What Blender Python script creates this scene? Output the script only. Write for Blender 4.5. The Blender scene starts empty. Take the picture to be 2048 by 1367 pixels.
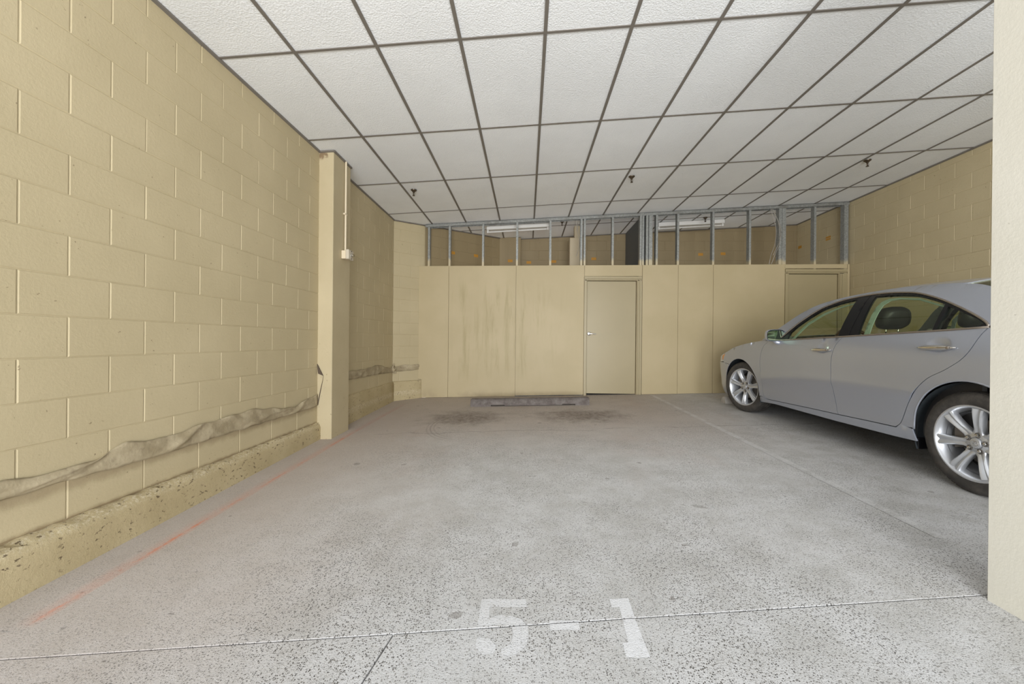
import bpy, bmesh, math, random
from mathutils import Vector, Matrix
from mathutils.geometry import delaunay_2d_cdt
random.seed(7)
SC = bpy.context.scene
COL = SC.collection
PI = math.pi

# ------------------------------------------------------------------ camera
F_PX, YAW, PITCH, ROLL = 808.73, 0.0363, -0.0014, 0.0093
cy_, sy_ = math.cos(YAW), math.sin(YAW); cp_, sp_ = math.cos(PITCH), math.sin(PITCH); cr_, sr_ = math.cos(ROLL), math.sin(ROLL)
fw = Vector((-sy_*cp_, cy_*cp_, sp_)); rt = Vector((cy_, sy_, 0)); up = rt.cross(fw)
rt2 = cr_*rt + sr_*up; up2 = -sr_*rt + cr_*up
cam_d = bpy.data.cameras.new('camera'); cam = bpy.data.objects.new('camera', cam_d); COL.objects.link(cam)
cam_d.sensor_width = 36.0; cam_d.lens = F_PX/2048*36.0; cam_d.clip_start = 0.05
cam.matrix_world = Matrix(((rt2.x, up2.x, -fw.x, 0), (rt2.y, up2.y, -fw.y, 0), (rt2.z, up2.z, -fw.z, 0), (0, 0, 0, 1)))
SC.camera = cam

# ------------------------------------------------------------------ world, lights, exposure
SC.view_settings.view_transform = 'Standard'; SC.view_settings.look = 'None'
SC.view_settings.gamma = 1.0; SC.view_settings.use_curve_mapping = False
SC.view_settings.exposure = 0.22
w = bpy.data.worlds.new('sky'); SC.world = w; w.use_nodes = True
bg = w.node_tree.nodes['Background']; bg.inputs[0].default_value = (0.93, 0.97, 1.0, 1); bg.inputs[1].default_value = 0.6

def lamp(name, kind, loc, aim, energy, color=(1, 1, 1), **kw):
    d = bpy.data.lights.new(name, kind); d.energy = energy; d.color = color
    for k, v in kw.items(): setattr(d, k, v)
    o = bpy.data.objects.new(name, d); COL.objects.link(o); o.location = loc
    o.rotation_euler = (Vector(aim)-Vector(loc)).to_track_quat('-Z', 'Y').to_euler()
    return o
# sun high behind the building: it lights the drive outside, whose bounce fills the bay; soft low skylight; an added broad fill lamp behind the camera
lamp('sun', 'SUN', (0, 6, 9), (-.6, 3.0, 3.5), 7.0, (1.0, 0.97, 0.93), angle=math.radians(3))
lamp('open_sky', 'SUN', (0, -5, 3), (1.7, 0, 2.0), 1.5, (0.97, 0.98, 1.0), angle=math.radians(80))
lamp('front_fill', 'AREA', (0.6, -4.0, 0.0), (1.6, 5.5, 0.9), 560.0, (0.94, 0.97, 1.0), shape='RECTANGLE', size=4.2, size_y=1.6)

# ------------------------------------------------------------------ helpers
def tag(o, label=None, cat=None, group=None, kind=None):
    if label: o['label'] = label
    if cat: o['category'] = cat
    if group: o['group'] = group
    if kind: o['kind'] = kind
    return o
def empty(name, loc, label, cat, group=None, kind=None):
    o = bpy.data.objects.new(name, None); COL.objects.link(o); o.location = loc; o.empty_display_size = 0.1
    return tag(o, label, cat, group, kind)
def link(name, me, parent=None, mat=None, loc=None):
    if mat is not None and not me.materials: me.materials.append(mat)
    o = bpy.data.objects.new(name, me); COL.objects.link(o)
    if parent is not None: o.parent = parent
    if loc is not None: o.location = loc
    return o
def mesh(name, vs, fs, mat=None, parent=None, smooth=False, loc=None, fix=True):
    me = bpy.data.meshes.new(name); me.from_pydata([tuple(v) for v in vs], [], fs)
    if fix:
        bm = bmesh.new(); bm.from_mesh(me); bmesh.ops.recalc_face_normals(bm, faces=bm.faces[:]); bm.to_mesh(me); bm.free()
    if smooth: me.polygons.foreach_set('use_smooth', [True]*len(me.polygons))
    me.update()
    return link(name, me, parent, mat, loc)
def bmobj(name, bm, mat=None, parent=None, smooth=False, loc=None, angle=None):
    bmesh.ops.recalc_face_normals(bm, faces=bm.faces[:])
    me = bpy.data.meshes.new(name); bm.to_mesh(me); bm.free()
    if smooth or angle: me.polygons.foreach_set('use_smooth', [True]*len(me.polygons))
    if angle: me.set_sharp_from_angle(angle=math.radians(angle))
    return link(name, me, parent, mat, loc)
HEX = [(0, 1, 3, 2), (4, 6, 7, 5), (0, 4, 5, 1), (2, 3, 7, 6), (0, 2, 6, 4), (1, 5, 7, 3)]
def hexa(bm, c, bev=0.0):
    """eight corners ordered x-major (x0y0z0, x0y0z1, x0y1z0, x0y1z1, x1...)"""
    vs = [bm.verts.new(p) for p in c]
    fs = [bm.faces.new([vs[i] for i in f]) for f in HEX]
    if bev > 0:
        es = list({e for f in fs for e in f.edges})
        bmesh.ops.bevel(bm, geom=es, offset=bev, segments=1, affect='EDGES', profile=0.5)
def box(bm, x0, x1, y0, y1, z0, z1, bev=0.0):
    hexa(bm, [(x, y, z) for x in (x0, x1) for y in (y0, y1) for z in (z0, z1)], bev)
def boxobj(name, x0, x1, y0, y1, z0, z1, mat, parent=None, bev=0.0):
    bm = bmesh.new(); box(bm, x0, x1, y0, y1, z0, z1, bev); return bmobj(name, bm, mat, parent)
def tube(bm, pts, r, n=8, closed=False):
    pts = [Vector(p) for p in pts]; rings = []
    m = len(pts)
    for i, p in enumerate(pts):
        a = pts[(i-1) % m] if (closed or i > 0) else p
        b = pts[(i+1) % m] if (closed or i < m-1) else p
        t = (b-a).normalized()
        u = t.cross(Vector((0, 0, 1)));
        if u.length < 1e-3: u = t.cross(Vector((0, 1, 0)))
        u.normalize(); v = t.cross(u)
        rr = r[i] if isinstance(r, (list, tuple)) else r
        rings.append([bm.verts.new(p+u*rr*math.cos(2*PI*k/n)+v*rr*math.sin(2*PI*k/n)) for k in range(n)])
    for i in range(m if closed else m-1):
        A, B = rings[i], rings[(i+1) % m]
        for k in range(n): bm.faces.new((A[k], A[(k+1) % n], B[(k+1) % n], B[k]))
    if not closed: bm.faces.new(rings[0][::-1]); bm.faces.new(rings[-1])
def lathe(bm, prof, n=32, axis='z', center=(0, 0, 0), close=True):
    """prof: (radius, height); revolved about axis"""
    c = Vector(center); rings = []
    for r, h in prof:
        ring = []
        for k in range(n):
            a = 2*PI*k/n; p = (r*math.cos(a), r*math.sin(a), h)
            if axis == 'x': p = (p[2], p[0], p[1])
            elif axis == 'y': p = (p[0], p[2], p[1])
            ring.append(bm.verts.new(c+Vector(p)))
        rings.append(ring)
    for A, B in zip(rings, rings[1:]):
        for k in range(n): bm.faces.new((A[k], A[(k+1) % n], B[(k+1) % n], B[k]))
    if close:
        bm.faces.new(rings[0][::-1]); bm.faces.new(rings[-1])
def cr(pts, n=6):
    """open Catmull-Rom through pts"""
    P = [Vector(p) for p in pts]; P = [2*P[0]-P[1]]+P+[2*P[-1]-P[-2]]; out = []
    for i in range(1, len(P)-2):
        for k in range(n):
            t = k/n
            out.append(0.5*((2*P[i])+(P[i+1]-P[i-1])*t+(2*P[i-1]-5*P[i]+4*P[i+1]-P[i+2])*t*t+(3*P[i]-P[i-1]-3*P[i+1]+P[i+2])*t**3))
    out.append(P[-2]); return [tuple(p) for p in out]
def interp(x, xs, ys):
    if x <= xs[0]: return ys[0]
    for a, b, c, d in zip(xs, xs[1:], ys, ys[1:]):
        if x <= b: return c+(d-c)*(x-a)/(b-a)
    return ys[-1]

# ------------------------------------------------------------------ materials
class NT:
    def __init__(s, name):
        s.m = bpy.data.materials.new(name); s.m.use_nodes = True; s.t = s.m.node_tree; s.p = s.t.nodes['Principled BSDF']
        s.pos = s.t.nodes.new('ShaderNodeNewGeometry').outputs['Position']
    def n(s, typ, **kw):
        nd = s.t.nodes.new('ShaderNode'+typ)
        for k, v in kw.items(): setattr(nd, k, v)
        return nd
    def set(s, sock, v):
        if isinstance(v, bpy.types.NodeSocket): s.t.links.new(v, sock)
        elif isinstance(v, tuple) and len(v) == 3 and sock.type == 'RGBA': sock.default_value = (*v, 1)
        else: sock.default_value = v
    def noise(s, scale, detail=4, rough=0.55, vec=None, dist=0.0):
        nd = s.n('TexNoise'); s.set(nd.inputs['Vector'], vec or s.pos); s.set(nd.inputs['Scale'], scale); s.set(nd.inputs['Detail'], detail)
        s.set(nd.inputs['Roughness'], rough); s.set(nd.inputs['Distortion'], dist); return nd.outputs[0]
    def voronoi(s, scale, vec=None, out='Distance', rnd=1.0):
        nd = s.n('TexVoronoi'); s.set(nd.inputs['Vector'], vec or s.pos); s.set(nd.inputs['Scale'], scale); s.set(nd.inputs['Randomness'], rnd); return nd.outputs[out]
    def ramp(s, v, a, b, lo=0.0, hi=1.0):
        nd = s.n('MapRange', interpolation_type='SMOOTHSTEP'); s.set(nd.inputs[0], v)
        for i, q in enumerate((a, b, lo, hi)): s.set(nd.inputs[1+i], q)
        return nd.outputs[0]
    def math(s, op, a, b=0.0, c=0.0):
        nd = s.n('Math', operation=op); s.set(nd.inputs[0], a); s.set(nd.inputs[1], b); s.set(nd.inputs[2], c); return nd.outputs[0]
    def mix(s, f, a, b, mode='MIX'):
        nd = s.n('Mix', data_type='RGBA', blend_type=mode); s.set(nd.inputs[0], f); s.set(nd.inputs[6], a); s.set(nd.inputs[7], b); return nd.outputs[2]
    def xyz(s, vec=None):
        nd = s.n('SeparateXYZ'); s.set(nd.inputs[0], vec or s.pos); return nd.outputs
    def scaled(s, sx, sy, sz, vec=None):
        nd = s.n('Mapping'); s.set(nd.inputs[0], vec or s.pos); nd.inputs[3].default_value = (sx, sy, sz); return nd.outputs[0]
    def bump(s, h, strength=0.3, dist=0.01):
        nd = s.n('Bump'); s.set(nd.inputs['Height'], h); nd.inputs['Strength'].default_value = strength; nd.inputs['Distance'].default_value = dist
        s.t.links.new(nd.outputs[0], s.p.inputs['Normal'])
    def fin(s, col=None, rough=None, metal=None, **kw):
        if col is not None: s.set(s.p.inputs['Base Color'], col)
        if rough is not None: s.set(s.p.inputs['Roughness'], rough)
        if metal is not None: s.set(s.p.inputs['Metallic'], metal)
        for k, v in kw.items(): s.set(s.p.inputs[k.replace('_', ' ')], v)
        return s.m
def plain(name, col, rough=0.5, metal=0.0, **kw): return NT(name).fin(col, rough, metal, **kw)

DZ = 1.2        # everything is moved up by this at the very end, so that the floor lies near zero (materials that read positions add it)

def m_block(k=1.0, name='painted_block'):
    t = NT(name)
    col = t.mix(t.ramp(t.noise(1.1, 3), .35, .7), (.47, .39, .237), (.515, .43, .267))
    pit = t.math('MULTIPLY', t.ramp(t.noise(46, 2), .705, .73), t.ramp(t.noise(5, 2), .5, .62))
    col = t.mix(t.math('MULTIPLY', pit, .75), col, (.16, .11, .06))
    if k == 1.0:      # dirt gathered where the wall meets the curb and along the torn strip
        x, y, z = t.xyz(); n_ = t.noise(14, 4, .65)
        d1 = t.math('MULTIPLY', t.ramp(t.math('ADD', z, t.math('MULTIPLY', n_, .035)), DZ-.870, DZ-.900), t.ramp(x, -2.2, -2.25))
        d2 = t.math('MULTIPLY', t.ramp(t.math('ABSOLUTE', t.math('SUBTRACT', t.math('ADD', z, t.math('MULTIPLY', n_, .06)), DZ-.69)), .075, .02), t.ramp(x, -2.2, -2.25))
        dirt = t.math('MULTIPLY', t.math('MAXIMUM', t.math('MULTIPLY', d1, .7), t.math('MULTIPLY', d2, .45)), t.ramp(y, 4.45, 4.35))
        col = t.mix(dirt, col, (.20, .135, .07))
    if k != 1.0: col = t.mix(1.0, col, (.50*k, .46*k, .40*k), 'MULTIPLY')  # storage copy: the low light there is multiplied into the cream paint
    h = t.math('ADD', t.math('MULTIPLY', t.noise(60, 5, .7), .6), t.math('MULTIPLY', t.noise(9, 2), .5))
    t.bump(h, .22, .012)
    return t.fin(col, .62)
def m_curb():
    t = NT('painted_concrete_curb')
    col = t.mix(t.ramp(t.noise(2.2, 4), .35, .7), (.43, .345, .19), (.50, .41, .24))
    pit = t.math('MULTIPLY', t.ramp(t.noise(40, 3, .6, vec=t.scaled(1, .8, 1.4)), .612, .65), t.ramp(t.noise(4.5, 2), .35, .55))
    z = t.xyz()[2]
    col = t.mix(t.math('MULTIPLY', t.ramp(t.noise(60, 5, .8), .45, .65), t.math('MULTIPLY', t.ramp(z, DZ-.975, DZ-.925), t.ramp(z, DZ-.86, DZ-.90))), col, (.62, .54, .38))
    col = t.mix(t.math('MULTIPLY', pit, .85), col, (.11, .075, .04))
    t.bump(t.math('SUBTRACT', t.noise(45, 6, .75), pit), .4, .015)
    return t.fin(col, .7)
def m_plaster():
    t = NT('painted_plaster')
    col = t.mix(t.ramp(t.noise(1.4, 4), .35, .7), (.445, .367, .225), (.49, .41, .258))
    pit = t.math('MULTIPLY', t.ramp(t.noise(38, 2), .70, .725), t.ramp(t.xyz()[2], DZ+.3, DZ-.5))
    vd = t.n('VectorMath', operation='DISTANCE'); t.set(vd.inputs[0], t.pos); vd.inputs[1].default_value = (-2.27, 4.375, DZ+2.035)
    nest = t.ramp(t.math('ADD', vd.outputs['Value'], t.math('MULTIPLY', t.math('SUBTRACT', t.noise(30, 4), .5), .12)), .07, .03)
    col = t.mix(t.math('MULTIPLY', nest, .8), col, (.16, .09, .04))
    col = t.mix(t.math('MULTIPLY', pit, .7), col, (.2, .14, .08))
    t.bump(t.noise(40, 5, .7), .12, .01)
    return t.fin(col, .6)
def m_pillar():
    t = NT('lit_pillar_paint')
    col = t.mix(t.ramp(t.noise(1.4, 4), .35, .7), (.64, .61, .52), (.69, .66, .575))  # cream made paler: the outdoor brightness is in the colour
    pit = t.ramp(t.noise(30, 2), .74, .76)
    col = t.mix(t.math('MULTIPLY', pit, .6), col, (.3, .25, .2))
    t.bump(t.noise(40, 5, .7), .12, .01)
    return t.fin(col, .6)
def m_panel():
    t = NT('painted_plywood')
    x, y, z = t.xyz()
    col = t.mix(t.ramp(t.noise(1.3, 4), .35, .7), (.445, .36, .205), (.48, .39, .23))
    streak = t.ramp(t.noise(7.5, 6, .68, t.scaled(1, 1, .11), .5), .46, .74)
    reg = t.math('MULTIPLY', t.ramp(x, -1.5, -1.1), t.ramp(x, 0.9, -.1))
    reg = t.math('MULTIPLY', reg, t.math('MULTIPLY', t.ramp(z, DZ-.85, DZ-.3), t.ramp(z, DZ+1.2, DZ+.75)))
    col = t.mix(t.math('MULTIPLY', t.math('MULTIPLY', streak, reg), .62), col, (.30, .245, .10))
    grain = t.noise(14, 5, .6, t.scaled(1, 1, .06))
    dirt = t.math('MULTIPLY', t.ramp(z, DZ-.80, DZ-1.02), t.ramp(t.noise(5, 4), .4, .65))
    col = t.mix(t.math('MULTIPLY', dirt, .35), col, (.28, .21, .13))
    t.bump(grain, .10, .01)
    return t.fin(col, .55)
def m_door():
    t = NT('painted_steel_door')
    col = t.mix(t.ramp(t.noise(1.0, 3), .35, .7), (.365, .30, .17), (.385, .315, .18))
    t.bump(t.noise(60, 3), .04, .004)
    return t.fin(col, .42)
def m_tile():
    t = NT('ceiling_board')
    col = t.mix(t.ramp(t.noise(1.6, 3), .35, .7), (.79, .80, .80), (.83, .84, .84))
    sp = t.ramp(t.noise(70, 3), .70, .78)
    col = t.mix(t.math('MULTIPLY', sp, .25), col, (.5, .47, .43))
    t.bump(t.math('ADD', t.noise(55, 5, .7), t.voronoi(80)), .35, .006)
    return t.fin(col, .85)
def concrete(t):
    """floor concrete with exposed dark stones, tyre marks and rusty dust; returns colour, bump height"""
    x, y, z = t.xyz()
    big = t.noise(.9, 5, .6); mid = t.noise(4.5, 5, .65)
    col = t.mix(t.ramp(mid, .3, .7), (.46, .45, .43), (.58, .575, .57))
    col = t.mix(t.math('MULTIPLY', t.ramp(big, .40, .62), .35), col, (.62, .61, .60))
    # warm dust along the left wall and towards the back
    warm = t.math('MAXIMUM', t.math('MULTIPLY', t.ramp(t.math('ADD', x, t.math('MULTIPLY', big, 1.6)), .55, -1.1), t.ramp(y, 1.0, 5.0, .72, 1.0)), t.math('MULTIPLY', t.ramp(t.math('ADD', y, t.math('MULTIPLY', mid, 1.0)), 3.6, 6.0), .95))
    warm = t.math('MULTIPLY', warm, t.ramp(x, 3.2, 1.6))
    col = t.mix(t.math('MULTIPLY', warm, .85), col, (.475, .40, .345))
    red = t.math('MULTIPLY', t.ramp(t.noise(1.3, 4, .6, t.scaled(1, .6, 1)), .52, .72), t.ramp(y, 2.4, 3.8))
    col = t.mix(t.math('MULTIPLY', red, .22), col, (.42, .30, .24))
    # dark stones
    def specks(scale, cut, size):
        v = t.n('TexVoronoi'); t.set(v.inputs['Vector'], t.scaled(1, 1, .25)); v.inputs['Scale'].default_value = scale
        cs = t.n('SeparateColor'); t.set(cs.inputs[0], v.outputs['Color'])
        return t.math('MULTIPLY', t.ramp(v.outputs['Distance'], size, size*.6), t.ramp(cs.outputs[0], cut, cut+.06)), cs
    dens = t.math('ADD', t.ramp(t.noise(1.7, 4, .6), .35, .62, .40, 1.0), t.ramp(y, 3.2, 1.6, 0, .25))
    dens = t.math('MULTIPLY', dens, t.ramp(x, -1.9, -.9, .45, 1.0))
    s1, c1 = specks(135, .50, .46); s2, c2 = specks(250, .45, .46); s3, c3 = specks(62, .86, .36)
    sp = t.math('MINIMUM', t.math('ADD', t.math('ADD', t.math('MULTIPLY', s1, 1.0), t.math('MULTIPLY', s2, .7)), t.math('MULTIPLY', s3, .6)), 1.0)
    sp = t.math('MULTIPLY', sp, dens)
    stone = t.mix(c1.outputs[1], (.05, .045, .04), (.20, .185, .165))
    col = t.mix(t.math('MULTIPLY', sp, .90), col, stone)
    # white fines
    col = t.mix(t.math('MULTIPLY', t.ramp(t.noise(160, 2), .58, .75), .35), col, (.72, .72, .72))
    # tyre marks in front of the wheel stop
    def blob(cx, cyy, rx, ry):
        dx = t.math('DIVIDE', t.math('SUBTRACT', x, cx), rx); dy = t.math('DIVIDE', t.math('SUBTRACT', y, cyy), ry)
        d = t.math('SQRT', t.math('ADD', t.math('MULTIPLY', dx, dx), t.math('MULTIPLY', dy, dy)))
        return t.ramp(t.math('ADD', d, t.math('MULTIPLY', t.math('SUBTRACT', mid, .5), 1.6)), 1.25, .25), d
    b1, _ = blob(-.82, 5.40, .56, .50); b2, _ = blob(.72, 5.48, .66, .46); b3, d3 = blob(-.70, 5.05, .60, .95)
    st = t.math('MAXIMUM', b1, b2)
    fine = t.ramp(t.noise(18, 4, .7, t.scaled(1, .5, 1)), .3, .7, .45, 1.0)
    col = t.mix(t.math('MULTIPLY', t.math('MULTIPLY', st, fine), .82), col, (.14, .11, .09))
    # curved scuffs of turning tyres
    ring = t.math('MULTIPLY', t.ramp(t.math('ABSOLUTE', t.math('SUBTRACT', d3, .78)), .16, .02), t.ramp(x, -.6, -1.0))
    ring = t.math('MULTIPLY', ring, t.ramp(t.math('SINE', t.math('MULTIPLY', d3, 90.0)), -.2, .8))
    col = t.mix(t.math('MULTIPLY', t.math('MULTIPLY', ring, fine), .5), col, (.2, .17, .15))
    # small oil drops
    drop = t.math('MULTIPLY', t.ramp(t.noise(9, 2, .4), .735, .77), fine)
    col = t.mix(t.math('MULTIPLY', drop, .7), col, (.17, .15, .13))
    # hair crack across the bays
    yy = t.math('ADD', t.math('ADD', y, t.math('MULTIPLY', t.math('SUBTRACT', t.noise(1.2, 5, .6), .5), .45)), t.math('MULTIPLY', x, -.055))
    crack = t.ramp(t.math('ABSOLUTE', t.math('SUBTRACT', yy, 4.66)), .012, .003)
    crack = t.math('MULTIPLY', crack, t.ramp(t.noise(2.2, 2), .38, .5))
    col = t.mix(t.math('MULTIPLY', crack, .55), col, (.16, .14, .12))
    h = t.math('SUBTRACT', t.noise(120, 4, .7), t.math('MULTIPLY', sp, .8))
    return col, h
def m_floor():
    t = NT('floor_concrete'); col, h = concrete(t); t.bump(h, .35, .006); return t.fin(col, .75)
def m_paint(name, paint, cover, lo, hi, nsc, aniso=(1, 1, 1), worn=None):
    t = NT(name); col, h = concrete(t)
    k = t.ramp(t.noise(nsc, 5, .7, t.scaled(*aniso)), lo, hi)
    k = t.math('MULTIPLY', k, cover)
    if worn:
        x = t.xyz()[0]; k = t.math('MULTIPLY', k, t.ramp(x, worn[0], worn[1], .66, 1.0))
    t.bump(h, .3, .006)
    return t.fin(t.mix(k, col, paint), .7)
def m_chalk():
    t = NT('orange_chalk'); col, h = concrete(t)
    u = t.n('TexCoord').outputs['UV']; ux, uy, _ = t.xyz(u)
    across = t.math('ABSOLUTE', t.math('SUBTRACT', ux, .5))
    core = t.ramp(t.math('ADD', across, t.math('MULTIPLY', t.math('SUBTRACT', t.noise(14, 4), .5), .12)), .14, .02)
    halo = t.math('MULTIPLY', t.ramp(across, .5, .05), .28)
    k = t.math('MULTIPLY', t.math('MAXIMUM', t.math('MULTIPLY', core, t.ramp(t.noise(3.0, 5, .7), .36, .66)), halo), t.ramp(t.noise(40, 3), .25, .6, .5, 1))
    edge = t.math('MULTIPLY', t.ramp(uy, 0, .03), t.ramp(uy, 1, .9))
    y = t.xyz()[1]
    c = t.mix(t.ramp(y, 4.0, 5.2), (.66, .20, .085), (.48, .17, .12))
    t.bump(h, .3, .006)
    return t.fin(t.mix(t.math('MULTIPLY', t.math('MULTIPLY', k, edge), .75), col, c), .8)
def m_galv():
    t = NT('galvanised_steel')
    v = t.n('TexVoronoi'); t.set(v.inputs['Vector'], t.pos); v.inputs['Scale'].default_value = 60
    cs = t.n('SeparateColor'); t.set(cs.inputs[0], v.outputs['Color'])
    col = t.mix(cs.outputs[0], (.20, .20, .185), (.29, .295, .275))
    return t.fin(t.mix(t.ramp(t.noise(4, 4), .5, .75), col, (.18, .17, .15)), .45, .3)
def m_stud():
    t = NT('studs_galvanised_with_overspray')
    v = t.n('TexVoronoi'); t.set(v.inputs['Vector'], t.pos); v.inputs['Scale'].default_value = 60
    cs = t.n('SeparateColor'); t.set(cs.inputs[0], v.outputs['Color'])
    col = t.mix(cs.outputs[0], (.22, .225, .21), (.32, .325, .305))
    z = t.xyz()[2]
    k = t.ramp(t.math('ADD', z, t.math('MULTIPLY', t.math('SUBTRACT', t.noise(9, 3), .5), .18)), DZ+1.50, DZ+1.42)
    t.set(t.p.inputs['Metallic'], t.math('MULTIPLY', t.math('SUBTRACT', 1.0, k), .25))
    return t.fin(t.mix(k, col, (.50, .42, .27)), .45)
def m_fabric():
    t = NT('dirty_cream_fabric')
    col = t.mix(t.ramp(t.noise(7, 4), .35, .7), (.31, .25, .15), (.45, .375, .245))
    col = t.mix(t.math('MULTIPLY', t.ramp(t.noise(16, 5, .7), .5, .75), .55), col, (.17, .125, .075))
    t.bump(t.noise(35, 4), .35, .01)
    return t.fin(col, .8)
def m_stop():
    t = NT('stained_stop_concrete')
    x, y, z = t.xyz()
    col = t.mix(t.ramp(t.noise(7, 5, .7), .3, .7), (.105, .085, .075), (.20, .175, .16))
    col = t.mix(t.math('MULTIPLY', t.ramp(t.noise(26, 5, .75), .52, .75), .5), col, (.28, .255, .24))
    t.bump(t.noise(50, 6, .75), .5, .012)
    return t.fin(col, .85)
def m_silver():
    t = NT('silver_car_paint')
    fl = t.noise(900, 1)
    col = t.mix(fl, (.385, .41, .47), (.465, .49, .555))
    return t.fin(col, .34, .55, Coat_Weight=.6, Coat_Roughness=.06)
def m_glass():
    t = NT('tinted_car_glass'); t.t.nodes.remove(t.p)
    tr = t.n('BsdfTransparent'); tr.inputs[0].default_value = (.84, .88, .77, 1)
    gl = t.n('BsdfGlossy'); gl.inputs['Roughness'].default_value = .01; gl.inputs[0].default_value = (.8, .85, .8, 1)
    fr = t.n('Fresnel'); fr.inputs[0].default_value = 1.45
    geo = t.n('NewGeometry'); fac = t.math('MULTIPLY', fr.outputs[0], t.math('SUBTRACT', 1.0, geo.outputs['Backfacing']))
    mx = t.n('MixShader'); t.t.links.new(fac, mx.inputs[0]); t.t.links.new(tr.outputs[0], mx.inputs[1]); t.t.links.new(gl.outputs[0], mx.inputs[2])
    t.t.links.new(mx.outputs[0], t.t.nodes['Material Output'].inputs[0]); return t.m
def m_tire():
    t = NT('tyre_rubber')
    col = t.mix(t.ramp(t.noise(12, 5, .7), .35, .75), (.030, .027, .024), (.075, .065, .055))
    t.bump(t.noise(90, 3), .2, .004)
    return t.fin(col, .75)

M = dict(block=m_block(), dimblock=m_block(1.15, 'dimmed_block'), curb=m_curb(), plaster=m_plaster(), pillar=m_pillar(), panel=m_panel(), door=m_door(), tile=m_tile(), floor=m_floor(),
         galv=m_galv(), stud=m_stud(), fabric=m_fabric(), stop=m_stop(), silver=m_silver(), glass=m_glass(), tire=m_tire(), chalk=m_chalk(),
         tee=plain('taupe_grid_metal', (.165, .147, .125), .5), dark=plain('dark_gap', (.012, .011, .010), .9),
         black=plain('black_trim', (.008, .008, .009), .30, Specular_IOR_Level=.25), bronze=plain('bronze_trim', (.33, .285, .24), .25, .7),
         chrome=plain('chrome', (.72, .70, .66), .12, 1.0), alloy=plain('silver_alloy', (.56, .57, .59), .32, .65),
         brake=plain('brake_metal', (.20, .18, .16), .5, .8), liner=plain('wheel_arch_liner', (.022, .028, .032), .7),
         leather=plain('black_leather', (.030, .028, .027), .4), wood=plain('wooden_wheel_rim', (.10, .045, .02), .3),
         edgeglint=plain('glass_edge_glint', (.42, .52, .52), .5), cabin=plain('cabin_lining', (.06, .058, .052), .8), grime=plain('blackened_rag', (.085, .06, .04), .9), amber=plain('amber_lens', (.75, .30, .07), .2),
         lens=plain('clear_lamp_lens', (.55, .55, .55), .12, .3), red=plain('red_lamp_lens', (.35, .01, .01), .15), mirror=plain('mirror_glass', (.30, .38, .27), .03, 1.0),
         cream=plain('cream_box_paint', (.66, .56, .40), .5), creamface=plain('worn_cover_plate', (.52, .46, .36), .45), white=plain('white_enamel', (.68, .66, .62), .4), tubeglass=plain('unlit_tube_glass', (.60, .58, .54), .3),
         brass=plain('dark_bronze_metal', (.10, .075, .05), .35, .7), cable=plain('cable_sheath', (.38, .35, .30), .6), orange=plain('orange_sticker_paper', (.50, .24, .03), .7),
         wrap=plain('pale_board', (.50, .42, .29), .8), steelgrey=plain('grey_steel_sheet', (.12, .13, .135), .6, .2), palestop=None)
M['stripe'] = m_paint('worn_white_stripe', (.66, .65, .64), .55, .30, .62, 9)
M['digit'] = m_paint('worn_white_stencil', (.72, .72, .73), .85, .28, .46, 34, worn=(-.15, .25))
def m_pale():
    t = NT('pale_stop_concrete'); t.bump(t.noise(40, 5), .3, .01)
    return t.fin(t.mix(t.ramp(t.noise(9, 4), .35, .7), (.34, .31, .27), (.44, .41, .37)), .85)
M['palestop'] = m_pale()

# ------------------------------------------------------------------ measured layout
XL, XR = -2.30, 5.58
YF = 1.25                # front edge of the roofed bay
YP = 7.20                # front of the plywood partition
YB = 8.60                # back wall of the storage space
def zf(x, y): return -1.118+.029*x+.02*y          # sloping floor
def zc(x): return 2.187+.0521*x                   # ceiling rises with the floor

# ------------------------------------------------------------------ floor: slabs with open joints on a dark bed
fl = mesh('floor', [(x, y, zf(x, y)-.03) for x, y in ((-12, -12), (14, -12), (14, 9), (-12, 9))], [(0, 1, 2, 3)], M['dark'])
tag(fl, 'speckled grey concrete parking floor with warm stains', 'floor', kind='structure')
def slab(pts):
    n = len(pts); vs = [(x, y, zf(x, y)) for x, y in pts]+[(x, y, zf(x, y)-.028) for x, y in pts]
    fs = [tuple(range(n)), tuple(range(2*n-1, n-1, -1))]+[(i, n+i, n+(i+1) % n, (i+1) % n) for i in range(n)]
    bm = bmesh.new(); bv = [bm.verts.new(v) for v in vs]; ff = [bm.faces.new([bv[i] for i in f]) for f in fs]
    bmesh.ops.bevel(bm, geom=list(ff[0].edges), offset=.0009, segments=1, affect='EDGES')
    return bmobj('slab', bm, M['floor'], fl)
def yj(x): return 1.549+.0995*x
g = .0034
slab([(-11, yj(-11)-g), (-11, -11), (-.60-g, -11), (-.60-g, .8), (-.522-g, 1.283), (-.49-g, yj(-.49)-g)])
slab([(-.49+g, yj(-.49)-g), (-.522+g, 1.283), (-.60+g, .8), (-.60+g, -11), (13, -11), (13, yj(13)-g)])
slab([(-11, yj(-11)+g), (2.57-.0015, yj(2.57)+g), (2.57-.0015, 8.9), (-11, 8.9)])
slab([(2.57+.0015, yj(2.57)+g), (13, yj(13)+g), (13, 8.9), (2.57+.0015, 8.9)])

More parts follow.
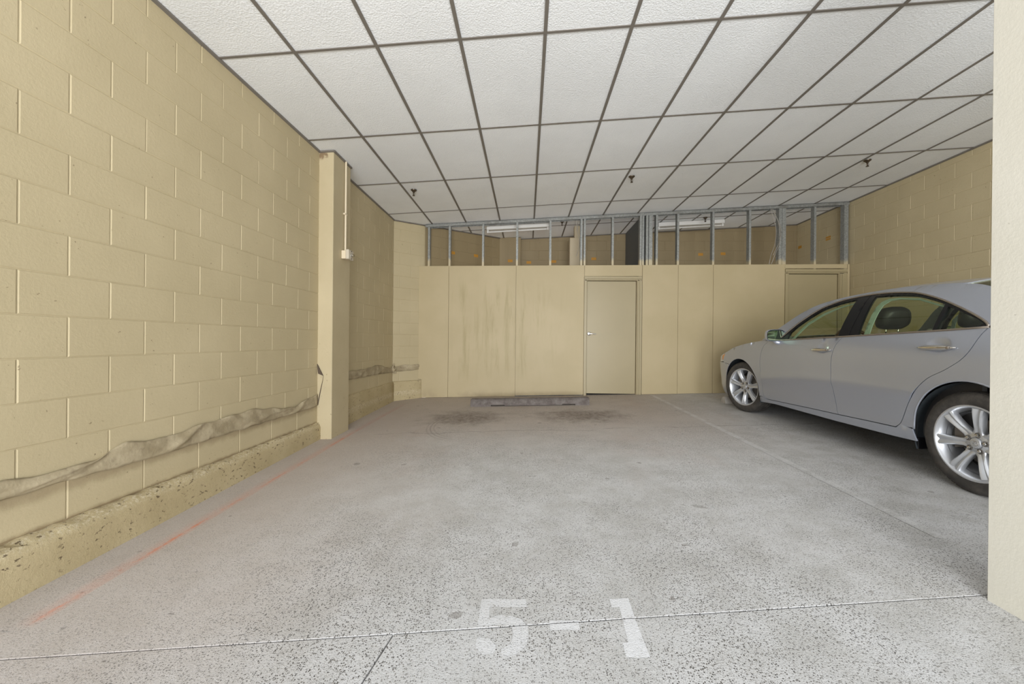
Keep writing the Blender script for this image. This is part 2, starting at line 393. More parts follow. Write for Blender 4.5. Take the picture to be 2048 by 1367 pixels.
def clip_poly(poly, a, b, c):          # keep a*x+b*y<=c
    out = []
    for (x0, y0), (x1, y1) in zip(poly, poly[1:]+poly[:1]):
        d0, d1 = a*x0+b*y0-c, a*x1+b*y1-c
        if d0 <= 0: out.append((x0, y0))
        if (d0 < 0) != (d1 < 0):
            s = d0/(d0-d1); out.append((x0+(x1-x0)*s, y0+(y1-y0)*s))
    return out
def stripfloor(name, path, width, mat, label, cat, lift=.0006):
    vs, fs, uvs = [], [], []; n = len(path)
    for i, (x, y) in enumerate(path):
        for k in (-.5, .5): vs.append((x+k*width, y, zf(x, y)+lift)); uvs.append((k+.5, i/(n-1)))
    fs = [(2*i, 2*i+1, 2*i+3, 2*i+2) for i in range(n-1)]
    o = mesh(name, vs, fs, mat)
    ul = o.data.uv_layers.new(name='UVMap')
    for p in o.data.polygons:
        for li in p.loop_indices: ul.data[li].uv = uvs[o.data.loops[li].vertex_index]
    return tag(o, label, cat)
stripfloor('parking_stripe', [(2.20, y) for y in (2.2, 3.2, 4.2, 5.2, 6.2, 7.12)], .092, M['stripe'], 'faded white stripe on the floor between the empty bay and the car', 'floor marking')
stripfloor('chalk_line', [(-1.965, 1.50), (-1.975, 2.0), (-1.985, 2.4), (-2.0, 3.4), (-2.02, 4.55), (-2.01, 5.6), (-1.985, 6.72)], .16, M['chalk'], 'dusty orange sprayed line on the floor along the left curb', 'floor marking', .0009)
# stencilled 5-1
num = empty('bay_number', (.12, 1.55, zf(.12, 1.55)), 'worn white stencilled number 5-1 on the floor', 'floor marking')
def px2fl(x, y):          # marks were measured from the picture: pixel -> floor point
    d = rt2*((x-1024)/F_PX)+up2*(-(y-683.5)/F_PX)+fw
    t = -1.118/(d.z-.029*d.x-.02*d.y); return (d.x*t, d.y*t)
def mark(name, pix, seams=None):
    P = [px2fl(860+a/3.793, 1150+b/3.793) for a, b in pix]
    vs, fs = [], []
    for Q in (clip_poly(P, .0995, -1, -1.549-g), clip_poly(P, -.0995, 1, 1.549-g)):       # the joint runs through the paint
        if len(Q) > 2: fs.append(tuple(range(len(vs), len(vs)+len(Q)))); vs += [Vector((x, y, zf(x, y)+.0007))-num.location for x, y in Q]
    return mesh(name, vs, fs, M['digit'], num)
mark('digit', [(392, 178), (732, 180), (730, 242), (452, 240), (446, 330), (520, 298), (610, 305), (690, 330), (742, 385), (746, 470), (722, 545), (640, 602), (540, 612), (540, 560), (610, 520), (632, 450), (622, 400), (570, 372), (490, 375), (360, 385)])
mark('digit', [(352, 470), (450, 478), (505, 540), (480, 590), (400, 600), (345, 545)])
mark('dash', [(905, 342), (1125, 340), (1140, 412), (912, 416)])
mark('digit', [(1362, 180), (1505, 172), (1560, 340), (1672, 622), (1570, 628), (1488, 622), (1462, 512), (1505, 508), (1436, 240), (1380, 245)])

# ------------------------------------------------------------------ masonry
MAT_OVERRIDE = 'block'
def masonry(name, A, B, z0, row0, y0, ztop, zbot, off, label, depth=.16, end0=0.0, end1=None, jd=.0032):
    """block wall from A to B (plan points), visible side to the right of A->B... every block is a part; joints recessed"""
    A, B = Vector((*A, 0)), Vector((*B, 0)); L = (B-A).length; t = (B-A)/L; n = Vector((t.y, -t.x, 0))
    def P(s, d, z): return A+t*s+n*d+Vector((0, 0, z))
    bm = bmesh.new()
    za, zb = ztop(A), ztop(B)
    c = []
    for s, zt in ((-end0, za), (L if end1 is None else end1, zb)):
        for d in (-depth, -jd):
            for z in (zbot-.35, zt+.03): c.append(P(s, d, z))
    hexa(bm, c)
    wl = bmobj(name, bm, M[MAT_OVERRIDE]); tag(wl, label, 'wall', kind='structure')
    shared = {}
    rows = range(int(math.floor((zbot-z0)/.2032))-1, int(math.ceil((max(za, zb)-z0)/.2032))+1)
    for r in rows:
        zl, zh = z0+.2032*r, z0+.2032*(r+1)
        if zh < zbot+.02: continue
        zl = max(zl, zbot)
        off_ = off if (r % 2) else 0.0
        k = int(math.floor((0-y0-off_)/.4064))
        while True:
            s0 = y0+off_+.4064*k; s1 = s0+.4064; k += 1
            if s0 >= L-.01: break
            a, b = max(s0, 0), min(s1, L)
            if b-a < .02: continue
            cap = min(ztop(A+t*a), ztop(A+t*b))-.003
            if cap < zl+.02: continue
            h = min(zh, cap)
            g, sl = .0014, .0050
            key = (round(b-a, 3), round(h-zl, 3))
            if key not in shared:
                w_, h_ = b-a, h-zl
                o_ = [(g, g), (w_-g, g), (w_-g, h_-g), (g, h_-g)]; i_ = [(g+sl, g+sl*.8), (w_-g-sl, g+sl*.8), (w_-g-sl, h_-g-sl*.8), (g+sl, h_-g-sl*.8)]
                vs = [tuple(t*p+n*(-jd)+Vector((0, 0, q))) for p, q in o_]+[tuple(t*p+Vector((0, 0, q))) for p, q in i_]
                me = bpy.data.meshes.new('block'); me.from_pydata(vs, [], [(4, 5, 6, 7), (0, 1, 5, 4), (1, 2, 6, 5), (2, 3, 7, 6), (3, 0, 4, 7)])
                me.materials.append(M[MAT_OVERRIDE]); me.update(); shared[key] = me
            link('block', shared[key], wl, None, P(a, random.uniform(-.0008, .0008), zl))
    return wl
zt = lambda p: zc(p.x)
masonry('wall_left', (XL, YF), (XL, 4.40), 1.3218, 0, 1.7439-YF, zt, -.915, .2032, 'cream painted block wall along the left side of the empty bay', end1=6.93)
masonry('wall_nook', (XL, 4.78), (XL, 6.88), 1.3218, 0, 1.7439-4.78, zt, -.714, .2032, 'cream block wall in the shaded nook behind the column', jd=.0027)
masonry('wall_angled', (XL, 6.88), (-1.86, 7.2797), 1.3218, 0, .12, zt, -.714, .2032, 'angled cream block wall beside the left end of the partition')
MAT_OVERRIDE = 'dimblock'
masonry('wall_storage_left', (-1.86, 7.2797), (-.56, 8.46), 1.3218, 0, .12, zt, .9, .2032, 'angled dimmed block wall inside the storage space behind the left studs')
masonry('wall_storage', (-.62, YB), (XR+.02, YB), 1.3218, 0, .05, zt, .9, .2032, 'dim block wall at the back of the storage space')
MAT_OVERRIDE = 'block'
masonry('wall_right', (XR, YB), (XR, 1.45), 1.983, 0, YB-5.294-.4064*8, zt, -.9, .2032, 'cream painted block wall behind the car on the right')

# curbs: a cast concrete foot along the left side
def curb(name, path, ztop, label, rough=0.0):
    """path: list of (wall x, wall y, face x, face y)"""
    bm = bmesh.new(); rows = []
    n = len(path)
    for i in range(n):
        wx, wy, fx, fy = path[i]
        j = lambda a: random.uniform(-a, a)*rough
        d = Vector((fx-wx, fy-wy, 0))
        zb = zf(fx, fy)-.01
        sec = [(0, ztop+j(.006)), (.55, ztop-.004+j(.012)), (.86, ztop-.022+j(.012)), (1.0+j(.05), ztop-.05), (1.0, (ztop+zb)/2), (1.02, zb)]
        rows.append([bm.verts.new((wx+d.x*a, wy+d.y*a, z)) for a, z in sec])
    for A, B in zip(rows, rows[1:]):
        for k in range(len(A)-1): bm.faces.new((A[k], A[k+1], B[k+1], B[k]))
    for R_ in (rows[0], rows[-1]): bm.faces.new(R_)
    o = bmobj(name, bm, M['curb'], angle=50); tag(o, label, 'curb', kind='structure'); return o
N_ = 70
curb('trim_1', [(XL-.01, YF+(4.42-YF)*i/N_, interp(YF+(4.42-YF)*i/N_, (YF, 4.4), (-2.212, -2.262)), YF+(4.42-YF)*i/N_) for i in range(N_+1)], -.915, 'rough cream concrete curb at the foot of the left wall', 1.0)
curb('trim_2', [(XL-.01, 4.74+(6.90-4.74)*i/12, -2.272, 4.74+(6.86-4.74)*i/12) for i in range(13)], -.712, 'cream curb in the nook behind the column', .25)
tx, ty = (-.56+2.30), (8.46-6.88); tl = math.hypot(tx, ty); tx /= tl; ty /= tl
curb('trim_3', [(XL+tx*s-.012*0, 6.88+ty*s, XL+tx*s+.022*ty, 6.88+ty*s-.022*tx) for s in (0.0, .2, .4, .50, .56)], -.709, 'short cream curb under the angled wall beside the partition', .2)

# column with conduit, pillar
bm = bmesh.new(); box(bm, XL-.06, -2.14, 4.375, 4.805, -1.12, zc(-2.2)+.02, .006); col_o = bmobj('column', bm, M['plaster'])
tag(col_o, 'smooth cream column standing out from the left wall', 'column', kind='structure')
bm = bmesh.new(); box(bm, 1.876, 2.16, 1.28, 1.712, -1.06, 2.6, .006); pil = bmobj('pillar', bm, M['pillar'])
tag(pil, 'cream pillar, coloured as brightly lit, at the right edge in front of the car', 'pillar', kind='structure')

# ------------------------------------------------------------------ ceiling
bm = bmesh.new()
hexa(bm, [(x, y, zc(x)+dz) for x in (-2.6, 6.0) for y in (YF-.05, 8.9) for dz in (.045, .40)])
ce = bmobj('ceiling', bm, M['dark']); tag(ce, 'suspended ceiling of white boards in a taupe metal grid', 'ceiling', kind='structure')
GX, GY, SK = -1.7166, 2.8993, -.0062
def gxy(i, j): return GX+.6096*i, GY+1.2192*j+SK*i
def inside_wall(x, y):   # left limit of the room at depth y
    if y > 6.88: return XL+(y-6.88)*(tx/ty)
    return XL
def room_clip(poly):
    poly = clip_poly(poly, -1, 0, -(XL+.004)); poly = poly and clip_poly(poly, 1, 0, XR-.004)
    poly = poly and clip_poly(poly, 0, -1, -YF); poly = poly and clip_poly(poly, 0, 1, YB-.004)
    nx, ny = -ty, tx; poly = poly and clip_poly(poly, nx, ny, nx*XL+ny*6.88-.003)
    return poly
for i in range(-1, 12):
    for j in range(-2, 5):
        P = []
        for a, b, sx, sy in ((i, j, 1, 1), (i+1, j, -1, 1), (i+1, j+1, -1, -1), (i, j+1, 1, -1)):
            x, y = gxy(a, b); P.append((x+sx*.004, y+sy*.004))
        P = room_clip(P)
        if not P or len(P) < 3: continue
        ar = abs(sum(p[0]*q[1]-q[0]*p[1] for p, q in zip(P, P[1:]+P[:1])))/2
        if ar < .004: continue
        n = len(P); l = random.uniform(.0035, .0065)
        vs = [(x, y, zc(x)+l) for x, y in P]+[(x, y, zc(x)+l+.016) for x, y in P]
        mesh('ceiling_tile', vs, [tuple(range(n)), tuple(range(2*n-1, n-1, -1))]+[(k, n+k, n+(k+1) % n, (k+1) % n) for k in range(n)], M['tile'], ce)
def tee(p0, p1, w=.0125, drop=.003):
    (x0, y0), (x1, y1) = p0, p1; t = Vector((x1-x0, y1-y0, 0)).normalized(); n = Vector((-t.y, t.x, 0))
    bm = bmesh.new(); c = []
    for s in (-w, w):
        for x, y in ((x0, y0), (x1, y1)):
            for dz in (-drop, .0032): q = Vector((x, y, 0))+n*s; c.append((q.x, q.y, zc(q.x)+dz))
    hexa(bm, c); bmobj('grid_tee', bm, M['tee'], ce)
for i in range(0, 12):                                # main runners
    x = GX+.6096*i; ye = YB
    if x < -.5: ye = min(YB, 6.88+(x-XL)*(ty/tx))
    tee((x, YF), (x, ye))
for j in range(-1, 5):                                # cross tees, one per bay
    for i in range(-1, 12):
        a, b = gxy(i, j), gxy(i+1, j)
        if b[0] > XR: b = (XR, b[1])
        xl = inside_wall(0, a[1]); a = (max(a[0], xl), a[1])
        if b[0]-a[0] > .03 and a[1] < YB: tee((a[0]+.011, a[1]), (b[0]-.011, b[1]), .010, .0022)
def angle_trim(a, b, inward):
    (x0, y0), (x1, y1) = a, b
    t = Vector((x1-x0, y1-y0, 0)).normalized(); n = Vector((inward[0], inward[1], 0))
    bm = bmesh.new(); c = []
    for s in (-.004, .018):
        for x, y in (a, b):
            for dz in (-.016 if s < 0 else -.010, .004): q = Vector((x, y, 0))+n*s; c.append((q.x, q.y, zc(q.x)+dz))
    hexa(bm, c); bmobj('wall_angle', bm, M['tee'], ce)
angle_trim((XL, YF), (XL, 4.38), (1, 0)); angle_trim((XL, 4.79), (XL, 6.88), (1, 0)); angle_trim((XR, YF), (XR, YB), (-1, 0))
angle_trim((XL, 6.88), (-.58, 8.44), (ty, -tx)); angle_trim((-.6, YB), (XR, YB), (0, -1)); angle_trim((-2.14, 4.37), (-2.14, 4.81), (1, 0)); angle_trim((XL, 4.375), (-2.13, 4.375), (0, -1))

# ------------------------------------------------------------------ partition: boards below, bare steel studs above
def ptop(x): return 1.352+.0071*x
pw = empty('wall_partition', (0, YP, 0), 'partition of painted plywood sheets under open steel studs', 'wall', kind='structure')
def part(name, bm, mat, angle=None):
    o = bmobj(name, bm, mat, pw, angle=angle); o.matrix_parent_inverse = Matrix.Translation((0, -YP, 0)); return o
def prism(bm, pts, y0, y1, bev=0.0):
    n = len(pts); a = [bm.verts.new((x, y0, z)) for x, z in pts]; b = [bm.verts.new((x, y1, z)) for x, z in pts]
    f0 = bm.faces.new(a); bm.faces.new(b[::-1])
    for i in range(n): bm.faces.new((a[i], b[i], b[(i+1) % n], a[(i+1) % n]))
    if bev: bmesh.ops.bevel(bm, geom=list(f0.edges), offset=bev, segments=1, affect='EDGES')
def fz(x, d=.004): return zf(x, YP)+d
def panel(pts, y0=YP):
    bm = bmesh.new(); prism(bm, pts, y0, y0+.016, .002); return part('plywood_panel', bm, M['panel'])
e = .0018
panel([(-1.945, ptop(-1.94)), (-1.945, -.690), (-1.882, -.690), (-1.882, fz(-1.88)), (-1.405-e, fz(-1.4)), (-1.405-e, ptop(-1.4))])
panel([(-1.405+e, ptop(-1.4)), (-1.405+e, fz(-1.4)), (-.20-e, fz(-.2, .002)), (-.20-e, ptop(-.2))], YP+.002)
panel([(-.20+e, ptop(-.2)), (-.20+e, fz(-.2, .016)), (1.006, fz(1.0, .012)), (1.006, ptop(1.0))])
panel([(1.014, ptop(1.01)), (1.014, 1.166), (2.022, 1.170), (2.022, ptop(2.02))], YP+.002)
panel([(2.028, ptop(2.03)), (2.028, fz(2.03)), (2.648-e, fz(2.65)), (2.648-e, ptop(2.65))])
panel([(2.648+e, ptop(2.65)), (2.648+e, fz(2.65, .006)), (3.255-e, fz(3.25, .006)), (3.255-e, ptop(3.25))], YP+.0015)
panel([(3.255+e, ptop(3.25)), (3.255+e, fz(3.25)), (4.476, fz(4.47)), (4.476, ptop(4.47))])
panel([(4.480, ptop(4.48)), (4.480, 1.312), (5.53, 1.318), (5.53, ptop(5.53))], YP+.002)
panel([(5.536, ptop(5.53)), (5.536, fz(5.53)), (XR-.008, fz(5.57)), (XR-.008, ptop(5.57))], YP+.001)
# top and bottom tracks
def chan_track(y0, y1, ztop_fn, h, x0, x1, down):
    bm = bmesh.new(); th = .0025
    for a, b in ((y0, y0+th), (y1-th, y1)):
        hexa(bm, [(x, y, ztop_fn(x)+z) for x in (x0, x1) for y in (a, b) for z in ((-h, 0) if down else (0, h))])
    hexa(bm, [(x, y, ztop_fn(x)+z) for x in (x0, x1) for y in (y0, y1) for z in ((-th, 0) if down else (0, th))])
    return bm
part('top_track', chan_track(YP+.018, YP+.112, lambda x: zc(x)-.004, .05, -1.84, XR-.01, True), M['galv'])
part('bottom_track', chan_track(YP+.018, YP+.112, lambda x: zf(x, YP+.06)+.002, .04, -1.8, 1.0, False), M['galv'])
def stud(x, wdt=.040, back=False, lip=0, web=1):
    """C stud: web on one side, two flanges with small lips"""
    y0, y1 = YP+.021, YP+.109; th = .003; z0 = zf(x, YP)+.01; z1 = zc(x)-.01
    if 1.05 < x < 1.95 or 4.53 < x < 5.40: z0 = ptop(x)-.12          # short studs over the doors
    s = web
    if s > 0: pts = [(0, y0), (wdt, y0), (wdt, y1), (0, y1), (0, y1-.012), (th, y1-.012), (th, y1-th), (wdt-th, y1-th), (wdt-th, y0+th), (th, y0+th), (th, y0+.012), (0, y0+.012)]
    else: pts = [(0, y0), (wdt, y0), (wdt, y0+.012), (wdt-th, y0+.012), (wdt-th, y0+th), (th, y0+th), (th, y1-th), (wdt-th, y1-th), (wdt-th, y1-.012), (wdt, y1-.012), (wdt, y1), (0, y1)]
    bm = bmesh.new(); n = len(pts)
    a = [bm.verts.new((x-wdt/2+p, q, z0)) for p, q in pts]; b = [bm.verts.new((x-wdt/2+p, q, z1)) for p, q in pts]
    for i in range(n): bm.faces.new((a[i], a[(i+1) % n], b[(i+1) % n], b[i]))
    bm.faces.new(a[::-1]); bm.faces.new(b)
    part('stud', bm, M['stud'])
for x, wd, wb in ((-1.775, .036, 1), (-1.40, .036, 1), (-.797, .036, 1), (-.187, .036, 1), (.405, .036, 1), (.955, .036, 1), (1.012, .034, -1), (1.507, .036, -1), (1.997, .036, -1), (2.038, .034, 1),
                  (2.108, .040, -1), (2.170, .062, -1), (2.277, .036, -1), (2.647, .036, -1), (3.257, .036, -1), (3.888, .036, -1), (4.405, .052, -1), (4.468, .064, -1), (4.996, .036, -1), (5.522, .070, -1)):
    stud(x, wd, web=wb)
# screw heads on the track and a few studs
bm = bmesh.new()
for x in (-1.83, -1.70, -1.43, -1.10, -.79, -.19, .40, 1.0, 2.05, 3.30, 3.75, 5.2):
    lathe(bm, [(.006, -.003), (.006, 0)], 6, 'y', (x, YP+.0165, zc(x)-.026))
for x, zz in ((2.0, 1.75), (2.045, 1.95), (2.045, 1.62), (2.045, 2.2), (3.25, 1.8), (3.89, 2.1), (3.89, 1.95), (3.89, 1.75), (3.89, 1.6), (.96, 1.9), (5.51, 1.7)):
    lathe(bm, [(.005, -.003), (.005, 0)], 6, 'y', (x, YP+.0195, zz))
part('screw', bm, M['chrome'])['kind'] = 'stuff'

# doors in steel frames
def door(name, x0, x1, lx0, lx1, ztrim, zleaf, handle, label):
    d = empty(name, ((lx0+lx1)/2, YP, zf((lx0+lx1)/2, YP)), label, 'door', kind='structure')
    inv = Matrix.Translation(-d.location)
    def dp(n, bm, mat, parent=d, angle=None):
        o = bmobj(n, bm, mat, parent, angle=angle); o.matrix_parent_inverse = inv if parent is d else Matrix.Identity(4); return o
    bm = bmesh.new()                               # three-sided hollow frame: face, step, return
    zb0, zb1 = zf(x0, YP)+.001, zf(x1, YP)+.001
    for xa, xb, ya, yb in ((x0, lx0-.012, YP-.012, YP+.03), (lx0-.012, lx0, YP-.004, YP+.05), (lx1, lx1+.018, YP+.004, YP+.05), (lx1+.018, lx1+.050, YP-.006, YP+.05), (lx1+.050, x1, YP-.014, YP+.03)):
        hexa(bm, [(x, y, z) for x in (xa, xb) for y in (ya, yb) for z in (zf(x, YP)+.001, zleaf if xb <= lx0 or xa >= lx1 else zleaf)], .002)
    for za, zb, ya, yb, xa, xb in ((zleaf, zleaf+.012, YP-.004, YP+.05, lx0-.012, lx1+.018), (zleaf+.012, zleaf+.030, YP+.002, YP+.05, x0, x1), (zleaf+.030, ztrim, YP-.012, YP+.03, x0, x1)):
        box(bm, xa, xb, ya, yb, za, zb, .002)
    dp('door_frame', bm, M['door'])
    bm = bmesh.new(); zb = zf((lx0+lx1)/2, YP)+.022
    box(bm, lx0+.006, lx1-.006, YP+.030, YP+.074, zb, zleaf-.007, .002); lf = dp('door_leaf', bm, M['door'])
    bm = bmesh.new(); box(bm, lx0-.01, lx1+.03, YP+.085, YP+.095, zb-.03, zleaf+.03); dp('gap_shade', bm, M['dark'])  # dark sheet behind the leaf, standing for shade in the frame gaps
    if handle:
        hx, hz = handle
        bm = bmesh.new(); y0 = YP+.030
        lathe(bm, [(.034, 0), (.034, -.006), (.028, -.010), (.013, -.011), (.012, -.045)], 24, 'y', (hx, y0, hz))
        tube(bm, [(hx, y0-.045, hz), (hx+.02, y0-.05, hz), (hx+.07, y0-.05, hz-.002), (hx+.115, y0-.047, hz-.006)], [.011, .011, .0095, .008], 10)
        dp('lever_handle', bm, M['chrome'], angle=40)
    return d
door('door_1', 1.010, 2.016, 1.060, 1.930, 1.162, 1.090, (1.105, .150), 'cream steel door with a chrome lever in the plywood partition')
door('door_2', 4.480, 5.526, 4.541, 5.388, 1.300, 1.225, None, 'cream steel door half hidden behind the silver car')

# storage space behind the studs
bm = bmesh.new(); box(bm, -.60, -.14, 8.44, YB+.02, .6, zc(-.3), .004); tag(bmobj('storage_pier', bm, M['dimblock']), 'dimmed pier on the dim storage wall above the left sheets', 'pier', kind='structure')
bm = bmesh.new(); box(bm, 2.06, 2.14, YP+.13, YB, zf(2, 8)+0, zc(2.06)-.002); tag(bmobj('wall_divider', bm, M['steelgrey']), 'grey divider wall running back into the storage space', 'wall', kind='structure')
bm = bmesh.new(); box(bm, .81, 1.0, 7.80, 7.98, zf(1, 8), 2.0, .006); box(bm, .90, 1.02, 7.82, 7.96, 1.98, zc(.9)-.002, .004)
tag(bmobj('boxed_riser', bm, M['wrap']), 'pale boxed riser standing in the storage space beside the double stud', 'riser', kind='structure')

# strip lights
def strip_light(x0, x1, y, label):
    root = empty('strip_light', ((x0+x1)/2, y, zc((x0+x1)/2)), label, 'light', 'strip lights in the storage space')
    inv = Matrix.Translation(-root.location)
    def sp(n, bm, mat, angle=None): o = bmobj(n, bm, mat, root, angle=angle); o.matrix_parent_inverse = inv; return o
    bm = bmesh.new(); hexa(bm, [(x, yy, zc(x)+z) for x in (x0, x1) for yy in (y-.055, y+.055) for z in (-.075, -.001)], .004); sp('housing', bm, M['white'])
    bm = bmesh.new(); tube(bm, [(x0+.04, y, zc(x0)-.105), (x1-.04, y, zc(x1)-.105)], .016, 10); sp('tube', bm, M['tubeglass'], 40)
    for x in (x0+.02, x1-.02):
        bm = bmesh.new(); box(bm, x-.016, x+.016, y-.02, y+.02, zc(x)-.128, zc(x)-.070, .003); sp('lamp_holder', bm, M['white'])
strip_light(-.765, .395, 7.56, 'unlit white strip light above the left part of the partition')
strip_light(2.52, 3.775, 7.95, 'unlit white strip light right of the grey divider')

# sprinklers
def sprinkler(x, y, label):
    root = empty('sprinkler', (x, y, zc(x)), label, 'sprinkler', 'ceiling sprinklers')
    bm = bmesh.new(); lathe(bm, [(.042, -.002), (.040, -.010), (.026, -.018), (.018, -.030), (.013, -.034)], 20, 'z'); bmobj('escutcheon', bm, M['brass'], root, angle=40)
    bm = bmesh.new(); lathe(bm, [(.011, -.03), (.011, -.045), (.006, -.047), (.006, -.072)], 12, 'z')
    for s in (-1, 1): tube(bm, [(s*.010, 0, -.04), (s*.017, 0, -.055), (s*.006, 0, -.078)], .003, 6)
    bmobj('frame', bm, M['brass'], root, angle=40)
    bm = bmesh.new()
    lathe(bm, [(.006, -.074), (.018, -.080), (.019, -.083), (.006, -.083)], 12, 'z'); bmobj('deflector', bm, M['brass'], root, angle=40)
sprinkler(-1.597, 5.60, 'bronze sprinkler under the ceiling near the left column')
sprinkler(1.407, 5.56, 'bronze sprinkler under the ceiling in front of the door with the lever')
sprinkler(4.443, 5.47, 'bronze sprinkler under the ceiling above the car')
sprinkler(.631, 7.47, 'small sprinkler behind the studs beside the left strip light')
sprinkler(3.33, 7.72, 'small sprinkler behind the studs in front of the right strip light')

# key switch box with conduit on the column
sw = empty('switch_box', (-2.14, 4.60, .985), 'cream switch box with conduit on the side of the column', 'switch')
def swp(n, bm, mat, angle=None): o = bmobj(n, bm, mat, sw, angle=angle); o.matrix_parent_inverse = Matrix.Translation(-sw.location); return o
bm = bmesh.new(); tube(bm, [(-2.122, 4.640, zc(-2.12)-.004), (-2.122, 4.640, 1.03)], .0115, 10); swp('conduit', bm, M['cream'], 40)
bm = bmesh.new(); box(bm, -2.1395, -2.088, 4.575, 4.695, .935, 1.030, .004); swp('back_box', bm, M['cream'])
bm = bmesh.new(); box(bm, -2.088, -2.050, 4.570, 4.700, .930, 1.042, .006); swp('cover', bm, M['creamface'])
bm = bmesh.new(); lathe(bm, [(.026, -2.050), (.026, -2.042), (.018, -2.036), (.017, -2.022), (.004, -2.022)], 16, 'x', (0, 4.645, .982)); swp('key_switch', bm, M['chrome'], 40)
for dz in (-.04, .045):
    bm = bmesh.new(); lathe(bm, [(.007, -2.050), (.006, -2.046)], 8, 'x', (0, 4.640, .984+dz)); swp('cover_screw', bm, M['brass'])
bm = bmesh.new(); box(bm, -2.1395, -2.112, 4.610, 4.670, 1.452, 1.472, .003); swp('conduit_strap', bm, M['cream'])

# torn guard strips along the walls
def cloth_strip(name, bot, top, place, label, n=60, m=7, amp=.016, folds=()):
    vs, fs = [], []
    rnd = random.Random(sum(map(ord, label)))
    xs = [b[0] for b in bot]; x0, x1 = xs[0], xs[-1]
    ph = [rnd.uniform(0, 6.28) for _ in range(6)]
    def dpt(s, v):
        a = .5+.5*math.sin(9*s+4.5*v+ph[0]); b = .5+.5*math.sin(21*s-7*v+ph[1]); c = .5+.5*math.sin(47*s+6*v+ph[2])
        d = amp*(.6*a+.25*b+.12*c)*math.sin(PI*min(max(v*.92+.06, 0), 1))**.6
        for (fs_, fv, fl_, fa) in folds:               # diagonal creases
            q = (s-fs_)-fl_*(v-fv); d += fa*math.exp(-(q/.05)**2)
        return .006+d
    for i in range(n+1):
        s = x0+(x1-x0)*i/n
        zb = interp(s, xs, [b[1] for b in bot])+.003*math.sin(31*s); zt_ = interp(s, [t_[0] for t_ in top], [t_[1] for t_ in top])+.006*math.sin(23*s+ph[3])
        for k in range(m+1):
            v = k/m; vs.append(place(s, zb+(zt_-zb)*v, dpt(s, v)))
    for i in range(n):
        for k in range(m): a = i*(m+1)+k; fs.append((a, a+1, a+m+2, a+m+1))
    o = mesh(name, vs, fs, M['fabric'], smooth=True)
    md = o.modifiers.new('thick', 'SOLIDIFY'); md.thickness = .0025; md.offset = -1
    return tag(o, label, 'guard strip', 'torn fabric guard strips')
cloth_strip('fabric_strip', [(1.30, -.722), (1.69, -.717), (1.934, -.716), (2.303, -.731), (2.735, -.73), (3.366, -.727), (4.317, -.731), (4.36, -.72)],
            [(1.30, -.63), (1.69, -.636), (1.933, -.661), (2.061, -.648), (2.245, -.601), (2.493, -.634), (2.721, -.607), (3.146, -.594), (3.339, -.59), (3.903, -.674), (4.034, -.639), (4.36, -.599)],
            lambda s, z, d: (XL+d, s, z), 'dirty sagging fabric strip fixed along the long left wall', 130, 9, .012,
            ((1.85, .5, .45, .014), (2.05, .5, .25, -.008), (2.62, .5, .28, .016), (3.2, .5, -.35, .014), (3.55, .5, .7, .012), (4.0, .5, .2, .014)))
cloth_strip('fabric_strip', [(4.81, -.508), (5.138, -.514), (5.634, -.522), (6.255, -.526), (6.84, -.547)], [(4.81, -.41), (5.136, -.408), (5.658, -.414), (6.167, -.38), (6.60, -.455), (6.84, -.467)],
            lambda s, z, d: (XL+d, s, z), 'fabric strip on the nook wall behind the column', 60, 7, .018, ((5.5, .5, .3, .012), (6.3, .5, .4, .016)))
cloth_strip('fabric_strip', [(.02, -.540), (.30, -.530), (.52, -.517)], [(.02, -.45), (.25, -.425), (.52, -.433)],
            lambda s, z, d: (XL+tx*s+ty*d, 6.88+ty*s-tx*d, z), 'short fabric strip on the angled wall beside the partition', 26, 6, .014)
# ragged ends
def rag(pts, r, label):
    bm = bmesh.new()
    for p, q in pts: tube(bm, p, q, 5)
    tag(bmobj('torn_scrap', bm, M['fabric'], angle=60), label, 'scrap', 'torn fabric guard strips')
rag([([(-2.29, 6.84, -.42), (-2.27, 6.80, -.50), (-2.255, 6.84, -.56)], [.006, .03, .012]), ([(-2.28, 6.90, -.44), (-2.25, 6.84, -.50), (-2.25, 6.78, -.53)], [.008, .022, .010]), ([(-2.26, 6.87, -.52), (-2.235, 6.86, -.57)], [.018, .008]), ([(-2.27, 6.80, -.47), (-2.25, 6.79, -.385)], [.014, .004])], 0, 'crumpled fabric knot in the corner of the nook')
tri = [(-2.298, 4.372, -.268), (-2.232, 4.372, -.395), (-2.285, 4.368, -.372)]
bm = bmesh.new(); a = [bm.verts.new(p) for p in tri]; b = [bm.verts.new((p[0], p[1]-.012, p[2])) for p in tri]
bm.faces.new(a); bm.faces.new(b[::-1])
for i in range(3): bm.faces.new((a[i], b[i], b[(i+1) % 3], a[(i+1) % 3]))
tube(bm, [(-2.236, 4.366, -.44), (-2.262, 4.366, -.56), (-2.292, 4.366, -.72)], [.002, .004, .005], 5)
tube(bm, [(-2.232, 4.368, -.395), (-2.236, 4.366, -.44)], .0018, 5)
tag(bmobj('torn_scrap', bm, M['grime']), 'dark torn scrap with a thread on the front of the column', 'scrap', 'torn fabric guard strips')

